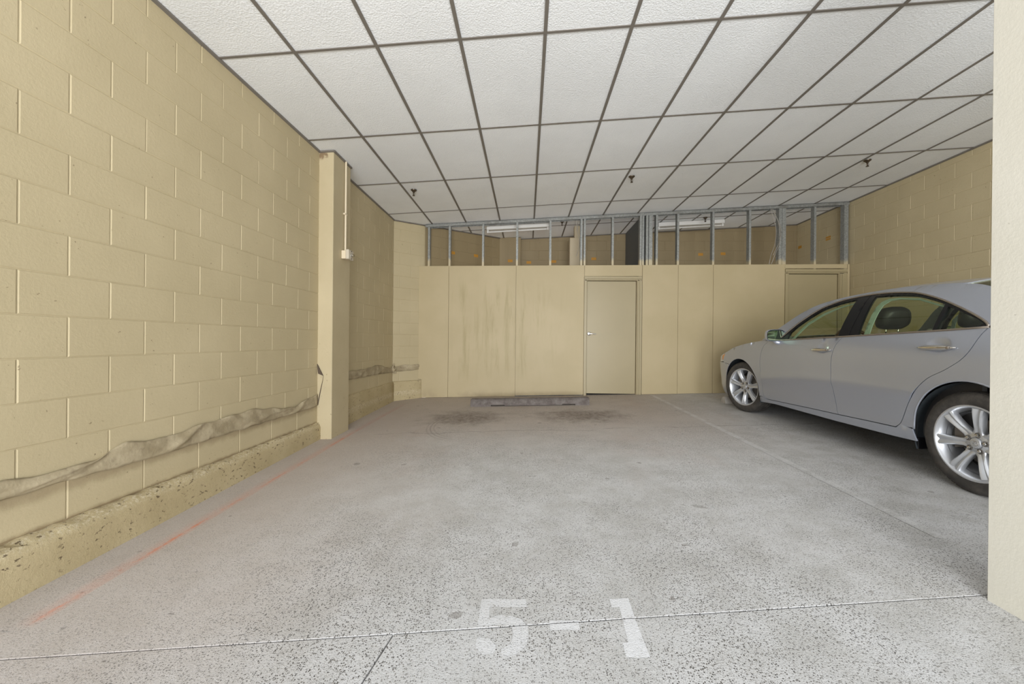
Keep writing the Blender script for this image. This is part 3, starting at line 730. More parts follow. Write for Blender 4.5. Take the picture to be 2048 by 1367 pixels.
# wheel stops
def wheel_stop(cx, y0, L, mat, label, h=.115, d=.16, notch=True, rz=0.0):
    root = empty('wheel_stop', (cx, y0+d/2, zf(cx, y0)), label, 'wheel stop', 'concrete wheel stops')
    bm = bmesh.new(); xs = [-L/2, -L/2+.015, -.60, -.60, -.385, -.385, .50, .50, .70, .70, L/2-.015, L/2] if notch else [-L/2, -L/2+.015, 0, L/2-.015, L/2]
    low = [0, 0, 0, .022, .022, .008, .008, .022, .022, 0, 0, 0] if notch else [0]*5
    rows = []
    n = len(xs)
    for i, (x, lz) in enumerate(zip(xs, low)):
        e_ = .012 if i in (0, n-1) else 0
        sl = .029*x
        rows.append([bm.verts.new((x, y, z+sl)) for y, z in ((-d/2+e_*.5, lz), (-d/2+.012+e_*.5, h*.55), (-d/2+.030+e_*.5, h-.014-e_), (-d/2+.045, h-e_), (d/2-.045, h-e_), (d/2-.030, h-.014-e_), (d/2, lz))])
    for A, B in zip(rows, rows[1:]):
        for k in range(len(A)): bm.faces.new((A[k], A[(k+1) % len(A)], B[(k+1) % len(A)], B[k]))
    bm.faces.new(rows[0]); bm.faces.new(rows[-1][::-1])
    o = bmobj('concrete_bar', bm, mat, root, angle=50)
    for x in (-.495, .60):
        bm = bmesh.new(); lathe(bm, [(.016, h-.004), (.014, h+.004)], 10, 'z', (x, 0, .029*x)); bmobj('steel_pin', bm, M['brass'], root)
    root.rotation_euler[2] = rz
    return root
wheel_stop(.055, 6.245, 1.84, M['stop'], 'dark stained concrete wheel stop at the head of the empty bay', rz=0.0)
wheel_stop(3.90, 6.20, 1.80, M['palestop'], 'pale concrete wheel stop in front of the car', .10, .15, False)

# loose wires in the studs, stickers
def cable(paths, label, r=.0045):
    bm = bmesh.new()
    for p in paths: tube(bm, cr(p, 5), r, 6)
    tag(bmobj('cable', bm, M['cable'], angle=60), label, 'cable', 'loose cables behind the studs')
cable([[(4.25, 7.26, zc(4.25)-.02), (4.30, 7.25, 2.2), (4.345, 7.245, 2.0), (4.33, 7.25, 1.75), (4.27, 7.26, 1.55), (4.24, 7.27, 1.36)],
       [(4.26, 7.27, zc(4.25)-.02), (4.36, 7.25, 2.2), (4.40, 7.20, 2.0), (4.39, 7.21, 1.8), (4.30, 7.25, 1.55)],
       [(4.27, 7.25, zc(4.25)-.02), (4.33, 7.24, 2.25), (4.37, 7.20, 2.05), (4.38, 7.20, 1.75), (4.33, 7.23, 1.58), (4.28, 7.26, 1.40)]], 'grey cables hanging beside the doubled stud over the right door')
cable([[(.905, 7.33, zc(.9)-.03), (.90, 7.34, 2.0), (.93, 7.34, 1.85), (.925, 7.34, 1.7), (.88, 7.36, 1.55)], [(.87, 7.33, zc(.87)-.03), (.89, 7.35, 2.05), (.92, 7.35, 1.9)]], 'thin cables hanging beside the boxed riser')
def sticker(p, n, label, wd=.10, h=.055):
    n = Vector(n).normalized(); t = Vector((0, 0, 1)).cross(n).normalized(); p = Vector(p)
    bm = bmesh.new(); c = []
    for a in (-wd/2, wd/2):
        for b in (.001, .003):
            for z in (-h/2, h/2): c.append(p+t*a+n*b+Vector((0, 0, z)))
    hexa(bm, c)
    tag(bmobj('sticker', bm, M['orange']), label, 'sticker', 'orange stickers in the storage space')
def ondiag(s, z): return (XL+tx*s, 6.88+ty*s, z)
for p, n, l in ((ondiag(1.18, 1.68), (ty, -tx, 0), 'orange sticker on the angled storage wall right of the second stud from the left'),
                (ondiag(1.72, 1.70), (ty, -tx, 0), 'orange sticker on the angled storage wall beside the third stud from the left'),
                ((-.36, 8.44, 1.68), (0, -1, 0), 'orange sticker on the dimmed pier under the left strip light'),
                ((.03, YB, 1.68), (0, -1, 0), 'orange sticker on the storage wall just right of the dimmed pier'),
                ((.56, YB, 1.70), (0, -1, 0), 'orange sticker on the storage wall left of the boxed riser'),
                ((1.40, YB, 1.76), (0, -1, 0), 'orange sticker on the storage wall between boxed riser and grey divider'),
                ((3.62, YB, 1.855), (0, -1, 0), 'orange sticker under the right strip light, left one of the pair'),
                ((4.08, YB, 1.87), (0, -1, 0), 'orange sticker under the right strip light, right one of the pair'),
                ((XR, 8.50, 1.985), (-1, 0, 0), 'orange sticker far back on the right storage wall near the corner')): sticker(p, n, l)
sticker((XR, 7.72, 1.99), (-1, 0, 0), 'upper of two thin orange stickers on the right storage wall', .12, .03)
sticker((XR, 7.72, 1.95), (-1, 0, 0), 'lower of two thin orange stickers on the right storage wall', .12, .03)

# ------------------------------------------------------------------ silver saloon car
# local frame: x to the car's right, y forward, z up, origin on the ground under the front axle's middle
CX, CY = 3.826, 5.605
car = empty('car', (CX, CY, zf(CX, CY)), 'silver four-door saloon car parked nose-in on the right', 'car')
ax = Vector((1, 0, .029)).normalized(); ay = Vector((0, 1, .02)); ay = (ay-ax*ay.dot(ax)).normalized(); az = ax.cross(ay)
car.scale = (1.013, 1.013, 1.013); car.rotation_euler = Matrix((ax, ay, az)).transposed().to_euler()
HW = [.12, .20, .26, .32, .37, .5, .62, .72, .82, .90, .96, 1.0, 1.06, 1.12, 1.2, 1.28, 1.34, 1.38, 1.41, 1.43, 1.45]
HS = [.82, .86, .88, .888, .885, .90, .908, .91, .905, .893, .876, .86, .832, .80, .752, .70, .655, .615, .57, .53, .47]
def Hraw(w): return interp(w, HW, HS)
def Hs(w): return sum(Hraw(w+k*.012) for k in (-2, -1, 0, 1, 2))/5
NA, NL = .40, .92          # nose rounding starts, arc length to the centre line
TA, TL = -3.15, 1.05       # tail
def retreat(w): return interp(w, [.15, .3, .45, .55, .65, .73, .82, .95], [.10, .03, 0, .01, .05, .13, .24, .40])
def tretreat(w): return interp(w, [.2, .4, .6, .8, .95, 1.1], [.06, 0, 0, .03, .06, .14])
def SM(xi, w, off=0.0):
    """body side: xi runs along the side (equal to y along the doors) and round the nose and tail to the centre line"""
    h = Hs(w)-off
    if xi > NA:
        f = min((xi-NA)/NL, 1.0)*PI/2
        s = h*max(math.cos(f), 0)**.52; u = NA+(.56-off)*math.sin(f)**.92; u -= retreat(w)*(math.sin(f)**1.6)
    elif xi < TA:
        f = min((TA-xi)/TL, 1.0)*PI/2
        s = h*max(math.cos(f), 0)**.45; u = TA-(.70-off)*math.sin(f)**.9; u += tretreat(w)*math.sin(f)**1.6
    else: s, u = h, xi
    # doors: soft hollow above the sill, belt shoulder
    return Vector((-s, u, w))
def Stop(xi):     # shoulder height of bonnet, belt and boot
    return interp(xi, [-4.2, -3.9, -3.6, -3.3, -3.0, -2.84, -2.52, -1.68, -.87, -.62, -.22, .125, .276, .386, .486, .60, .80, 1.0, 1.32],
                  [.93, .95, 1.0, 1.04, 1.07, 1.085, 1.06, 1.012, .968, .962, .925, .862, .812, .772, .735, .70, .665, .65, .645])
def pip(p, poly):
    x, y = p; c = False
    for (x0, y0), (x1, y1) in zip(poly, poly[1:]+poly[:1]):
        if (y0 > y) != (y1 > y) and x < (x1-x0)*(y-y0)/(y1-y0)+x0: c = not c
    return c
def dens(poly, st):
    out = []
    for a, b in zip(poly, poly[1:]+poly[:1]):
        n = max(1, int(math.ceil(math.hypot(b[0]-a[0], b[1]-a[1])/st)))
        out += [(a[0]+(b[0]-a[0])*k/n, a[1]+(b[1]-a[1])*k/n) for k in range(n)]
    return out
def sdist(p, poly):
    best = 9
    for a, b in zip(poly, poly[1:]+poly[:1]):
        dx, dy = b[0]-a[0], b[1]-a[1]; l = dx*dx+dy*dy
        t = 0 if l == 0 else max(0, min(1, ((p[0]-a[0])*dx+(p[1]-a[1])*dy)/l)); best = min(best, math.hypot(p[0]-a[0]-t*dx, p[1]-a[1]-t*dy))
    return best
class Skin:
    """a sheet cut from the body side by an outline in (xi, height)"""
    cache = {}
def skin(name, poly, mat, parent, off=0.0, thick=.010, st=.045, holes=(), side=1, fine=(), disp=None, fold=True):
    key = (name, round(sum(p[0]*1.7+p[1] for p in poly), 4), off)
    if key not in Skin.cache:
        P = dens(poly, st*.7); pts = list(P); edges = [(i, (i+1) % len(P)) for i in range(len(P))]
        for h in holes:
            hp = dens(h, st*.6); b = len(pts); pts += hp; edges += [(b+i, b+(i+1) % len(hp)) for i in range(len(hp))]
        xs = [p[0] for p in poly]; ys = [p[1] for p in poly]
        i = 0; y = min(ys)+st*.5
        cand = []
        while y < max(ys):
            x = min(xs)+st*(.5+.5*(i % 2))
            while x < max(xs): cand.append((x, y, st)); x += st
            y += st*.87; i += 1
        for (fx, fy, fr, fry, fs) in fine:
            y = fy-fry
            while y <= fy+fry+1e-6:
                x = fx-fr
                while x <= fx+fr+1e-6: cand.append((x, y, fs)); x += fs
                y += fs
        for x, y, s in cand:
            if s == st and any(abs(x-fx) < fr+.01 and abs(y-fy) < fry+.01 for fx, fy, fr, fry, fs in fine): continue
            if pip((x, y), P) and sdist((x, y), P) > s*.4 and not any(pip((x, y), h) or sdist((x, y), h) < s*.4 for h in holes): pts.append((x, y))
        V, E_, F, *_ = delaunay_2d_cdt([Vector(p) for p in pts], edges, [], 0, 1e-5)
        V = [(v.x, v.y) for v in V]; FF = []
        for f in F:
            c = (sum(V[i][0] for i in f)/3, sum(V[i][1] for i in f)/3)
            if pip(c, P) and not any(pip(c, h) for h in holes): FF.append(tuple(f))
        A = [SM(x, y, off-(disp(x, y) if disp else 0)) for x, y in V]
        # smooth normals of the underlying shape for the inner skin
        cnt = {}
        for f in FF:
            for a, b in zip(f, f[1:]+f[:1]): cnt[(min(a, b), max(a, b))] = cnt.get((min(a, b), max(a, b)), 0)+1
        B = []
        for (x, y) in V:
            p = SM(x, y, off); px_, pw_ = SM(x+.004, y, off)-SM(x-.004, y, off), SM(x, y+.004, off)-SM(x, y-.004, off)
            nrm = px_.cross(pw_)
            nrm = nrm.normalized() if nrm.length > 1e-9 else Vector((0, 1, 0))
            if nrm.x > 0.02: nrm = -nrm
            B.append(SM(x, y, off-(disp(x, y) if disp else 0))-nrm*thick)
        n = len(A); rim = [(a, b) for f in FF for a, b in zip(f, f[1:]+f[:1]) if cnt[(min(a, b), max(a, b))] == 1]
        faces = list(FF)+[tuple(n+i for i in f[::-1]) for f in FF]
        Vv = A+B
        if fold:
            for a, b in rim:
                k = len(Vv); Vv += [A[a], A[b], B[b], B[a]]; faces.append((k, k+3, k+2, k+1))
        nf = len(FF)
        Skin.cache[key] = (Vv, faces, nf)
    Vv, faces, nf = Skin.cache[key]
    me = bpy.data.meshes.new(name)
    if side > 0: me.from_pydata([tuple(v) for v in Vv], [], faces)
    else: me.from_pydata([(-v.x, v.y, v.z) for v in Vv], [], [f[::-1] for f in faces])
    # make sure the outer side faces away from the car
    if nf:
        s = sum(me.polygons[i].normal.x*me.polygons[i].area for i in range(nf))
        if (s > 0) == (side > 0): me.flip_normals()
    me.polygons.foreach_set('use_smooth', [i < 2*nf for i in range(len(me.polygons))]); me.update()
    return link(name, me, parent, mat)

def arch(cx, cz, rx, rz, a0, a1, n=26): return [(cx+rx*math.cos(math.radians(a0+(a1-a0)*i/n)), cz+rz*math.sin(math.radians(a0+(a1-a0)*i/n))) for i in range(n+1)]
A_ = cr([(-.640, .958), (-.575, .930), (-.518, .879), (-.484, .776), (-.475, .660), (-.479, .520), (-.492, .374), (-.507, .285), (-.548, .260)], 5)
B_ = cr([(-1.700, 1.008), (-1.664, .96), (-1.638, .896), (-1.625, .769), (-1.633, .613), (-1.652, .460), (-1.668, .340), (-1.684, .300)], 5)
C_ = cr([(-2.838, 1.080), (-2.818, 1.037), (-2.789, .934), (-2.743, .866), (-2.654, .796), (-2.542, .728), (-2.454, .637), (-2.395, .538), (-2.342, .426), (-2.306, .355), (-2.270, .320)], 5)
gp = .0030
def sh(c, d): return [(x+d, y) for x, y in c]
TOPC = cr([(-.80, .985), (-.90, 1.075), (-1.0, 1.165), (-1.17, 1.285), (-1.30, 1.335), (-1.435, 1.369), (-1.658, 1.391), (-1.882, 1.391), (-2.099, 1.373), (-2.233, 1.348), (-2.407, 1.296), (-2.566, 1.234), (-2.709, 1.170), (-2.80, 1.122), (-2.835, 1.092)], 4)
GLT = cr([(-.93, 1.055), (-1.022, 1.146), (-1.19, 1.262), (-1.32, 1.312), (-1.469, 1.345), (-1.681, 1.366), (-1.909, 1.367), (-2.118, 1.350), (-2.249, 1.324), (-2.419, 1.272), (-2.578, 1.208), (-2.724, 1.144), (-2.79, 1.113)], 4)
def topz(u): return interp(-u, [-p[0] for p in TOPC], [p[1] for p in TOPC])
def glz(u): return interp(-u, [-p[0] for p in GLT], [p[1] for p in GLT])
def belt(u): return interp(-u, [.60, .87, 1.68, 2.52, 2.84], [.958, .966, 1.010, 1.058, 1.080])
UC = cr([(-.30, .975), (-.55, 1.02), (-.75, 1.145), (-.93, 1.265), (-1.14, 1.352), (-1.47, 1.408), (-1.76, 1.424), (-2.0, 1.424), (-2.36, 1.408), (-2.62, 1.375), (-2.85, 1.29), (-3.1, 1.165), (-3.33, 1.065)], 5)
def uz(u): return interp(-u, [-p[0] for p in UC], [p[1] for p in UC])
def dimple(hu, hz, a, b, dep):
    def f(x, y):
        q = ((x-hu)/a)**2+((y-hz-.012)/b)**2
        d = -dep*max(0, 1-q)**1.2
        return d
    return f
def shoulder(x, y): return 0.0
def crease(x, y):    # the long soft crease that climbs towards the rear above the sill
    c = interp(-x, [.2, .45, 1.2, 1.62, 2.4], [.47, .50, .585, .60, .60]); return .010*math.exp(-((y-c)/.05)**2)*(1 if x < -.45 else 0)
for side in (1, -1):
    # front door
    fd = skin('front_door', sh(A_, -gp)[::-1]+[(-.76, belt(-.76)), (-.87, belt(-.87)), (-1.3, belt(-1.3))]+sh(B_, gp)+[(-1.3, .288), (-.9, .273)], M['silver'], car, side=side,
              fine=[(-1.478, .892, .17, .06, .012)], disp=lambda x, y: dimple(-1.50, .892, .075, .050, .016)(x, y)+crease(x, y))
    rd = skin('rear_door', sh(B_, -gp)[::-1]+[(-2.0, belt(-2.0)), (-2.52, belt(-2.52)), (-2.7, belt(-2.7))]+sh(C_, gp)+[(-2.0, .312)], M['silver'], car, side=side,
              fine=[(-2.575, .950, .17, .06, .012)], disp=lambda x, y: dimple(-2.58, .950, .085, .052, .016)(x, y)+crease(x, y))
    for door_, hu, hz, tilt in ((fd, -1.482, .885, .03), (rd, -2.572, .945, .03)):
        bm = bmesh.new(); N = 14; rows = []
        for i in range(N+1):
            t = i/N; u = hu+.128-.262*t; hh = .0185*math.sin(PI*min(max(t, .02), .98))**.62; dd = .012+.020*math.sin(PI*t)**.7
            zc_ = hz+tilt*(.5-t)*-.26
            base = SM(u, zc_, 0); ring = []
            for k in range(10):
                a = 2*PI*k/10; ring.append(bm.verts.new((side*(base.x-dd*.62-dd*.42*math.cos(a)), u, zc_+hh*math.sin(a))))
            rows.append(ring)
        for P, Q in zip(rows, rows[1:]):
            for k in range(10): bm.faces.new((P[k], P[(k+1) % 10], Q[(k+1) % 10], Q[k]))
        bm.faces.new(rows[0]); bm.faces.new(rows[-1][::-1])
        bmobj('door_handle', bm, M['chrome'], door_, True)
        bm = bmesh.new(); lathe(bm, [(.011, 0), (.010, -.004*1), (.006, -.006)], 12, 'x', (side*(SM(hu-.095, hz, 0).x-.024), hu-.098, hz+.003)); bmobj('lock_cover', bm, M['bronze'], door_)
    # wing with arch, bumper, lamp
    FA = arch(0.0, .325, .415, .385, 180, 35)
    arx = [p for p in arch(0.0, .325, .415, .385, 188, 48)]
    fen = skin('front_wing', sh(A_, gp)[:-4]+[(-.43, .278)]+arx+[(.30, .618), (.43, .632), (.445, .66), (.42, .715), (.375, .768), (.30, .800), (.2, .838), (.12, .862), (0, .888), (-.1, .907), (-.22, .924), (-.42, .944)], M['silver'], car, side=side)
    skin('headlamp', [(.372, .765), (.425, .708), (.448, .640), (.60, .629), (.80, .621), (.98, .618), (.98, .640), (.80, .662), (.60, .700), (.48, .736)], M['lens'], car, off=.003, side=side, st=.03)
    skin('side_lamp', [(.378, .760), (.420, .714), (.440, .668), (.475, .664), (.470, .722)], M['amber'], car, off=.0005, thick=.006, side=side, st=.02)
    bp = [(.30, .612)]+arch(0.0, .325, .415, .385, 46, -22)[0:]
    skin('front_bumper', bp+[(.60, .165), (1.0, .16), (1.318, .16), (1.318, .618), (1.0, .612), (.60, .626), (.43, .631)], M['silver'], car, side=side)
    skin('sill', [(-.432, .272), (-.507, .277), (-.55, .254), (-.9, .267), (-1.3, .282), (-1.69, .294), (-2.0, .306), (-2.272, .314), (-2.312, .348), (-2.405, .332), (-2.43, .248), (-2.25, .240), (-1.64, .227), (-.69, .222), (-.40, .20)], M['silver'], car, off=-.004, side=side)
    RA = arch(-2.80, .335, .388, .402, 178, 0)[::-1]
    quarter_top = [(-2.842, 1.082), (-2.95, 1.074)]
    skin('rear_wing', sh(C_, -gp)[::-1][2:]+[(-2.95, Stop(-2.95)), (-3.15, Stop(-3.15)-.004), (-3.4, Stop(-3.4)-.004), (-3.62, Stop(-3.62)-.004), (-3.60, .80), (-3.46, .66), (-3.2, .62)]+arch(-2.80, .335, .388, .402, 132, 6)[::-1][::-1][0:0]+[(-3.14, .53)]+arch(-2.80, .335, .388, .402, 148, 2)[0:0]+
         [p for p in arch(-2.80, .335, .388, .402, 150, 0) ]+[(-2.400, .343)], M['silver'], car, side=side)
    skin('rear_bumper', [(-3.145, .525), (-3.205, .612), (-3.46, .652), (-3.61, .70), (-4.2, .70), (-4.2, .20), (-3.5, .20), (-3.16, .24), (-3.188, .335)], M['silver'], car, side=side)
    skin('tail_lamp', [(-3.63, .72), (-3.61, .80), (-3.63, .955), (-3.95, .90), (-3.95, .72)], M['red'], car, off=.002, side=side)
    # arch liners and dark carcass behind the gaps
    skin('carcass', [(.30, .60), (.38, .77), (.10, .84), (-.25, .90), (-.60, .935), (-1.68, .99), (-2.52, 1.035), (-2.84, 1.055), (-3.3, 1.01), (-3.6, .96), (-3.6, .25), (-3.20, .26)]+arch(-2.80, .335, .40, .414, 190, -8)[::-1][::-1]+[(-2.38, .25), (-.45, .23)]+arch(0, .325, .427, .397, 188, 40), M['dark'], car, off=.030, thick=.004, st=.12, side=side)
    for cy0, rx in ((0.0, .43), (-2.80, .405)):
        bm = bmesh.new(); ring = []
        for i in range(25):
            a = math.radians(-20+220*i/24); p = (cy0+rx*math.cos(a), .325+(.40)*math.sin(a))
            ring.append([bm.verts.new((side*-s, p[0]*1.0, p[1])) for s in (.872, .60)])
        for P, Q in zip(ring, ring[1:]): bm.faces.new((P[0], Q[0], Q[1], P[1]))
        bm.faces.new([r[1] for r in ring])
        bmobj('arch_liner', bm, M['liner'], car)
    # arch lip
    for nm, path in (('front', arch(0.0, .325, .415, .385, 182, -14, 40)), ('rear', arch(-2.80, .335, .388, .402, 180, 0, 40))):
        bm = bmesh.new(); tube(bm, [(side*(SM(u, z, 0).x+.004), SM(u, z, 0).y, z) for u, z in path], .0065, 6); bmobj('arch_lip', bm, M['silver'], car, True)
    # greenhouse side: roof rail, window frames, panes
    rail = [p for p in TOPC]
    skin('roof_rail', [(-.64, .962), (-.76, .970)]+[(x, y+.002) for x, y in rail]+[(-2.90, 1.082), (-3.33, Stop(-3.33)+.004)]+[p for p in UC[::-1] if p[0] < -.52]+[(-.46, .965)], M['silver'], car, side=side, st=.05)
    fg = [(-.925, belt(-.925)+.012)]+[p for p in GLT if -1.59 < p[0]]+[(-1.588, glz(-1.588)), (-1.612, 1.18), (-1.632, belt(-1.63)+.012)]
    rg = [(-1.852, belt(-1.85)+.012), (-1.815, 1.18), (-1.772, glz(-1.772))]+[p for p in GLT if -2.462 < p[0] < -1.78]+[(-2.465, glz(-2.465)-.004), (-2.485, belt(-2.485)+.012)]
    qg = [(-2.512, belt(-2.512)+.012), (-2.500, glz(-2.50)-.006)]+[p for p in GLT if -2.77 < p[0] < -2.505]+[(-2.792, 1.108), (-2.780, 1.094), (-2.74, belt(-2.74)+.012)]
    mid = -1.735
    dlf = [(-.80, belt(-.8)+.001)]+[p for p in TOPC if -1.70 < p[0]]+[(-1.70, topz(-1.70)-.001), (-1.735, 1.2), (-1.755, belt(-1.755)+.001)]
    dlr = [(-1.760, belt(-1.76)+.001), (-1.740, 1.2), (-1.706, topz(-1.706)-.001)]+[p for p in TOPC if p[0] < -1.71]+[(-2.84, belt(-2.84)+.002)]
    skin('window_frame', dlf, M['black'], fd, off=.004, thick=.02, holes=[fg], side=side, st=.03)
    skin('window_frame', dlr, M['black'], rd, off=.004, thick=.02, holes=[rg, qg], side=side, st=.03)
    skin('window_pane', fg, M['glass'], fd, off=.010, thick=.003, side=side, st=.06, fold=False)
    skin('window_pane', rg, M['glass'], rd, off=.010, thick=.003, side=side, st=.06, fold=False)
    skin('window_pane', qg, M['glass'], rd, off=.010, thick=.003, side=side, st=.06, fold=False)
    def band(c, d0, d1): return [(x, y-d0) for x, y in c]+[(x, y-d1) for x, y in c[::-1]]
    # pale strips inside the panes: sky reflection along the glass edge, built as geometry
    skin('pane_reflection', [(-.945, belt(-.945)-.0), (-.985, belt(-.98)), (-1.10, 1.128), (-1.25, 1.228), (-1.40, 1.287), (-1.56, 1.322), (-1.585, 1.334), (-1.40, 1.301), (-1.24, 1.250), (-1.08, 1.155)], M['edgeglint'], car, off=.035, thick=.006, side=side, st=.03)
    skin('pane_reflection', [(-1.882, belt(-1.88)-.01), (-1.862, 1.10), (-1.842, 1.20), (-1.835, 1.27), (-1.852, 1.315), (-1.90, 1.336), (-2.00, 1.338), (-2.20, 1.316), (-2.44, 1.242), (-2.45, 1.230), (-2.20, 1.304), (-2.02, 1.325), (-1.935, 1.318), (-1.895, 1.285), (-1.895, 1.22), (-1.910, 1.13), (-1.935, belt(-1.93)-.01)], M['edgeglint'], car, off=.035, thick=.006, side=side, st=.03)
    # bronze reveal round the windows, belt moulding
    bm = bmesh.new(); tube(bm, [(side*(SM(x, y, 0).x-.001), x, y) for x, y in [(-.70, .962)]+TOPC], .0075, 6); bmobj('window_trim', bm, M['bronze'], car, True)
    bm = bmesh.new(); tube(bm, [(side*(SM(x, belt(x)+.004, 0).x-.001), x, belt(x)+.004) for x in [-.66-.0727*i for i in range(31)]], .0085, 6); bmobj('belt_moulding', bm, M['bronze'], car, True)
    # mirror
    mr = empty('door_mirror', (0, 0, 0), None, None); mr.parent = car
    mx, my, mz = side*-.925, -.825, 1.022
    bm = bmesh.new(); N = 18; rows = []
    for d, k in ((0, .93), (.012, 1.0), (.06, .98), (.105, .80), (.13, .45)):
        ring = []
        for i in range(N):
            a = 2*PI*i/N; ca, sa = math.cos(a), math.sin(a)
            ex = .108*math.copysign(abs(ca)**.6, ca)*k; ez = .072*math.copysign(abs(sa)**.6, sa)*k*(1 if sa > 0 else .95)
            ring.append(bm.verts.new((mx+ex+side*.02*d/.1, my+d, mz+ez)))
        rows.append(ring)
    for P, Q in zip(rows, rows[1:]):
        for i in range(N): bm.faces.new((P[i], P[(i+1) % N], Q[(i+1) % N], Q[i]))
    bm.faces.new(rows[-1])
    bmobj('mirror_housing', bm, M['silver'], mr, True)
    bm = bmesh.new(); vs = [bm.verts.new((mx+.092*math.copysign(abs(math.cos(2*PI*i/24))**.6, math.cos(2*PI*i/24)), my+.006, mz+.057*math.copysign(abs(math.sin(2*PI*i/24))**.6, math.sin(2*PI*i/24)))) for i in range(24)]
    vb = [bm.verts.new((v.co.x, my+.012, v.co.z)) for v in vs]; bm.faces.new(vs); bm.faces.new(vb[::-1])
    for i in range(24): bm.faces.new((vs[i], vb[i], vb[(i+1) % 24], vs[(i+1) % 24]))
    bmobj('mirror_glass', bm, M['mirror'], mr)  # green tint stands for a dull green reflection
    bm = bmesh.new(); tube(bm, [(side*-.83, -.80, .945), (side*-.89, -.79, .940), (side*-.93, -.775, .968)], [.030, .026, .022], 10); bmobj('mirror_arm', bm, M['silver'], mr, True)

# bonnet, roof, glass and boot lid: lofts across the car
def loft(name, us, edge, crown, mat, n=14, thick=None, shape=2.0, nose=None):
    """each row crosses from the left edge to the right; edge(u)->(y, s, z); crown(u): rise at the centre, nose(u): forward bow"""
    vs, fs = [], []
    for u in us:
        y, s, z = edge(u)
        for k in range(2*n+1):
            q = -1+k/n; ss = math.copysign(abs(q)**1.0, q)
            vs.append((ss*s, y+(nose(u) if nose else 0)*(1-ss*ss), z+crown(u)*(1-abs(ss)**shape)))
    W_ = 2*n+1
    for i in range(len(us)-1):
        for k in range(2*n): a = i*W_+k; fs.append((a, a+1, a+W_+1, a+W_))
    o = mesh(name, vs, fs, mat, car, True)
    if sum(p.normal.z for p in o.data.polygons) < 0: o.data.flip_normals()
    if thick: md = o.modifiers.new('thick', 'SOLIDIFY'); md.thickness = thick; md.offset = -1
    return o
def eh(u):
    p = SM(u, Stop(u), .004); return (p.y, -p.x, Stop(u))
loft('bonnet', [-.50+.07*i for i in range(25)], eh, lambda u: interp(u, [-.5, 0, .4, .8, 1.2], [.065, .075, .06, .03, .01]), M['silver'], thick=.006, shape=2.6)
def er(u):
    p = SM(u, uz(u), .002); return (u, -p.x, uz(u))
loft('windscreen', [-.50-.05*i for i in range(15)], er, lambda u: interp(-u, [.5, .8, 1.2], [.09, .075, .05]), M['glass'], shape=2.2, nose=lambda u: interp(-u, [.5, 1.2], [.16, .03]))
loft('roof', [-1.20-.05*i for i in range(27)], er, lambda u: interp(-u, [1.2, 1.7, 2.2, 2.6], [.05, .045, .05, .055]), M['silver'], thick=.012, shape=2.4, nose=lambda u: interp(-u, [1.2, 1.5, 2.3, 2.5], [.03, 0, 0, -.03]))
loft('rear_window', [-2.50-.05*i for i in range(17)], er, lambda u: interp(-u, [2.5, 3.3], [.055, .04]), M['glass'], shape=2.2, nose=lambda u: interp(-u, [2.5, 3.3], [-.03, -.10]))
loft('boot_lid', [-3.28-.06*i for i in range(15)], eh, lambda u: interp(-u, [3.28, 3.6, 4.2], [.03, .04, .01]), M['silver'], thick=.006)
bm = bmesh.new(); tube(bm, [(-.15, -2.60, 1.452), (0, -2.62, 1.462), (.15, -2.60, 1.452)], .010, 6); bmobj('brake_light_trim', bm, M['black'], car, True)
boxobj('rear_panel', -.58, .58, -3.80, -3.74, .55, .96, M['silver'], car, .02)
boxobj('grille', -.36, .36, .84, .90, .34, .63, M['black'], car, .02)
boxobj('underbody', -.74, .74, -3.55, .62, .19, .27, M['dark'], car, .02)
boxobj('engine_bay', -.56, .56, -.55, .70, .26, .60, M['dark'], car, .02)
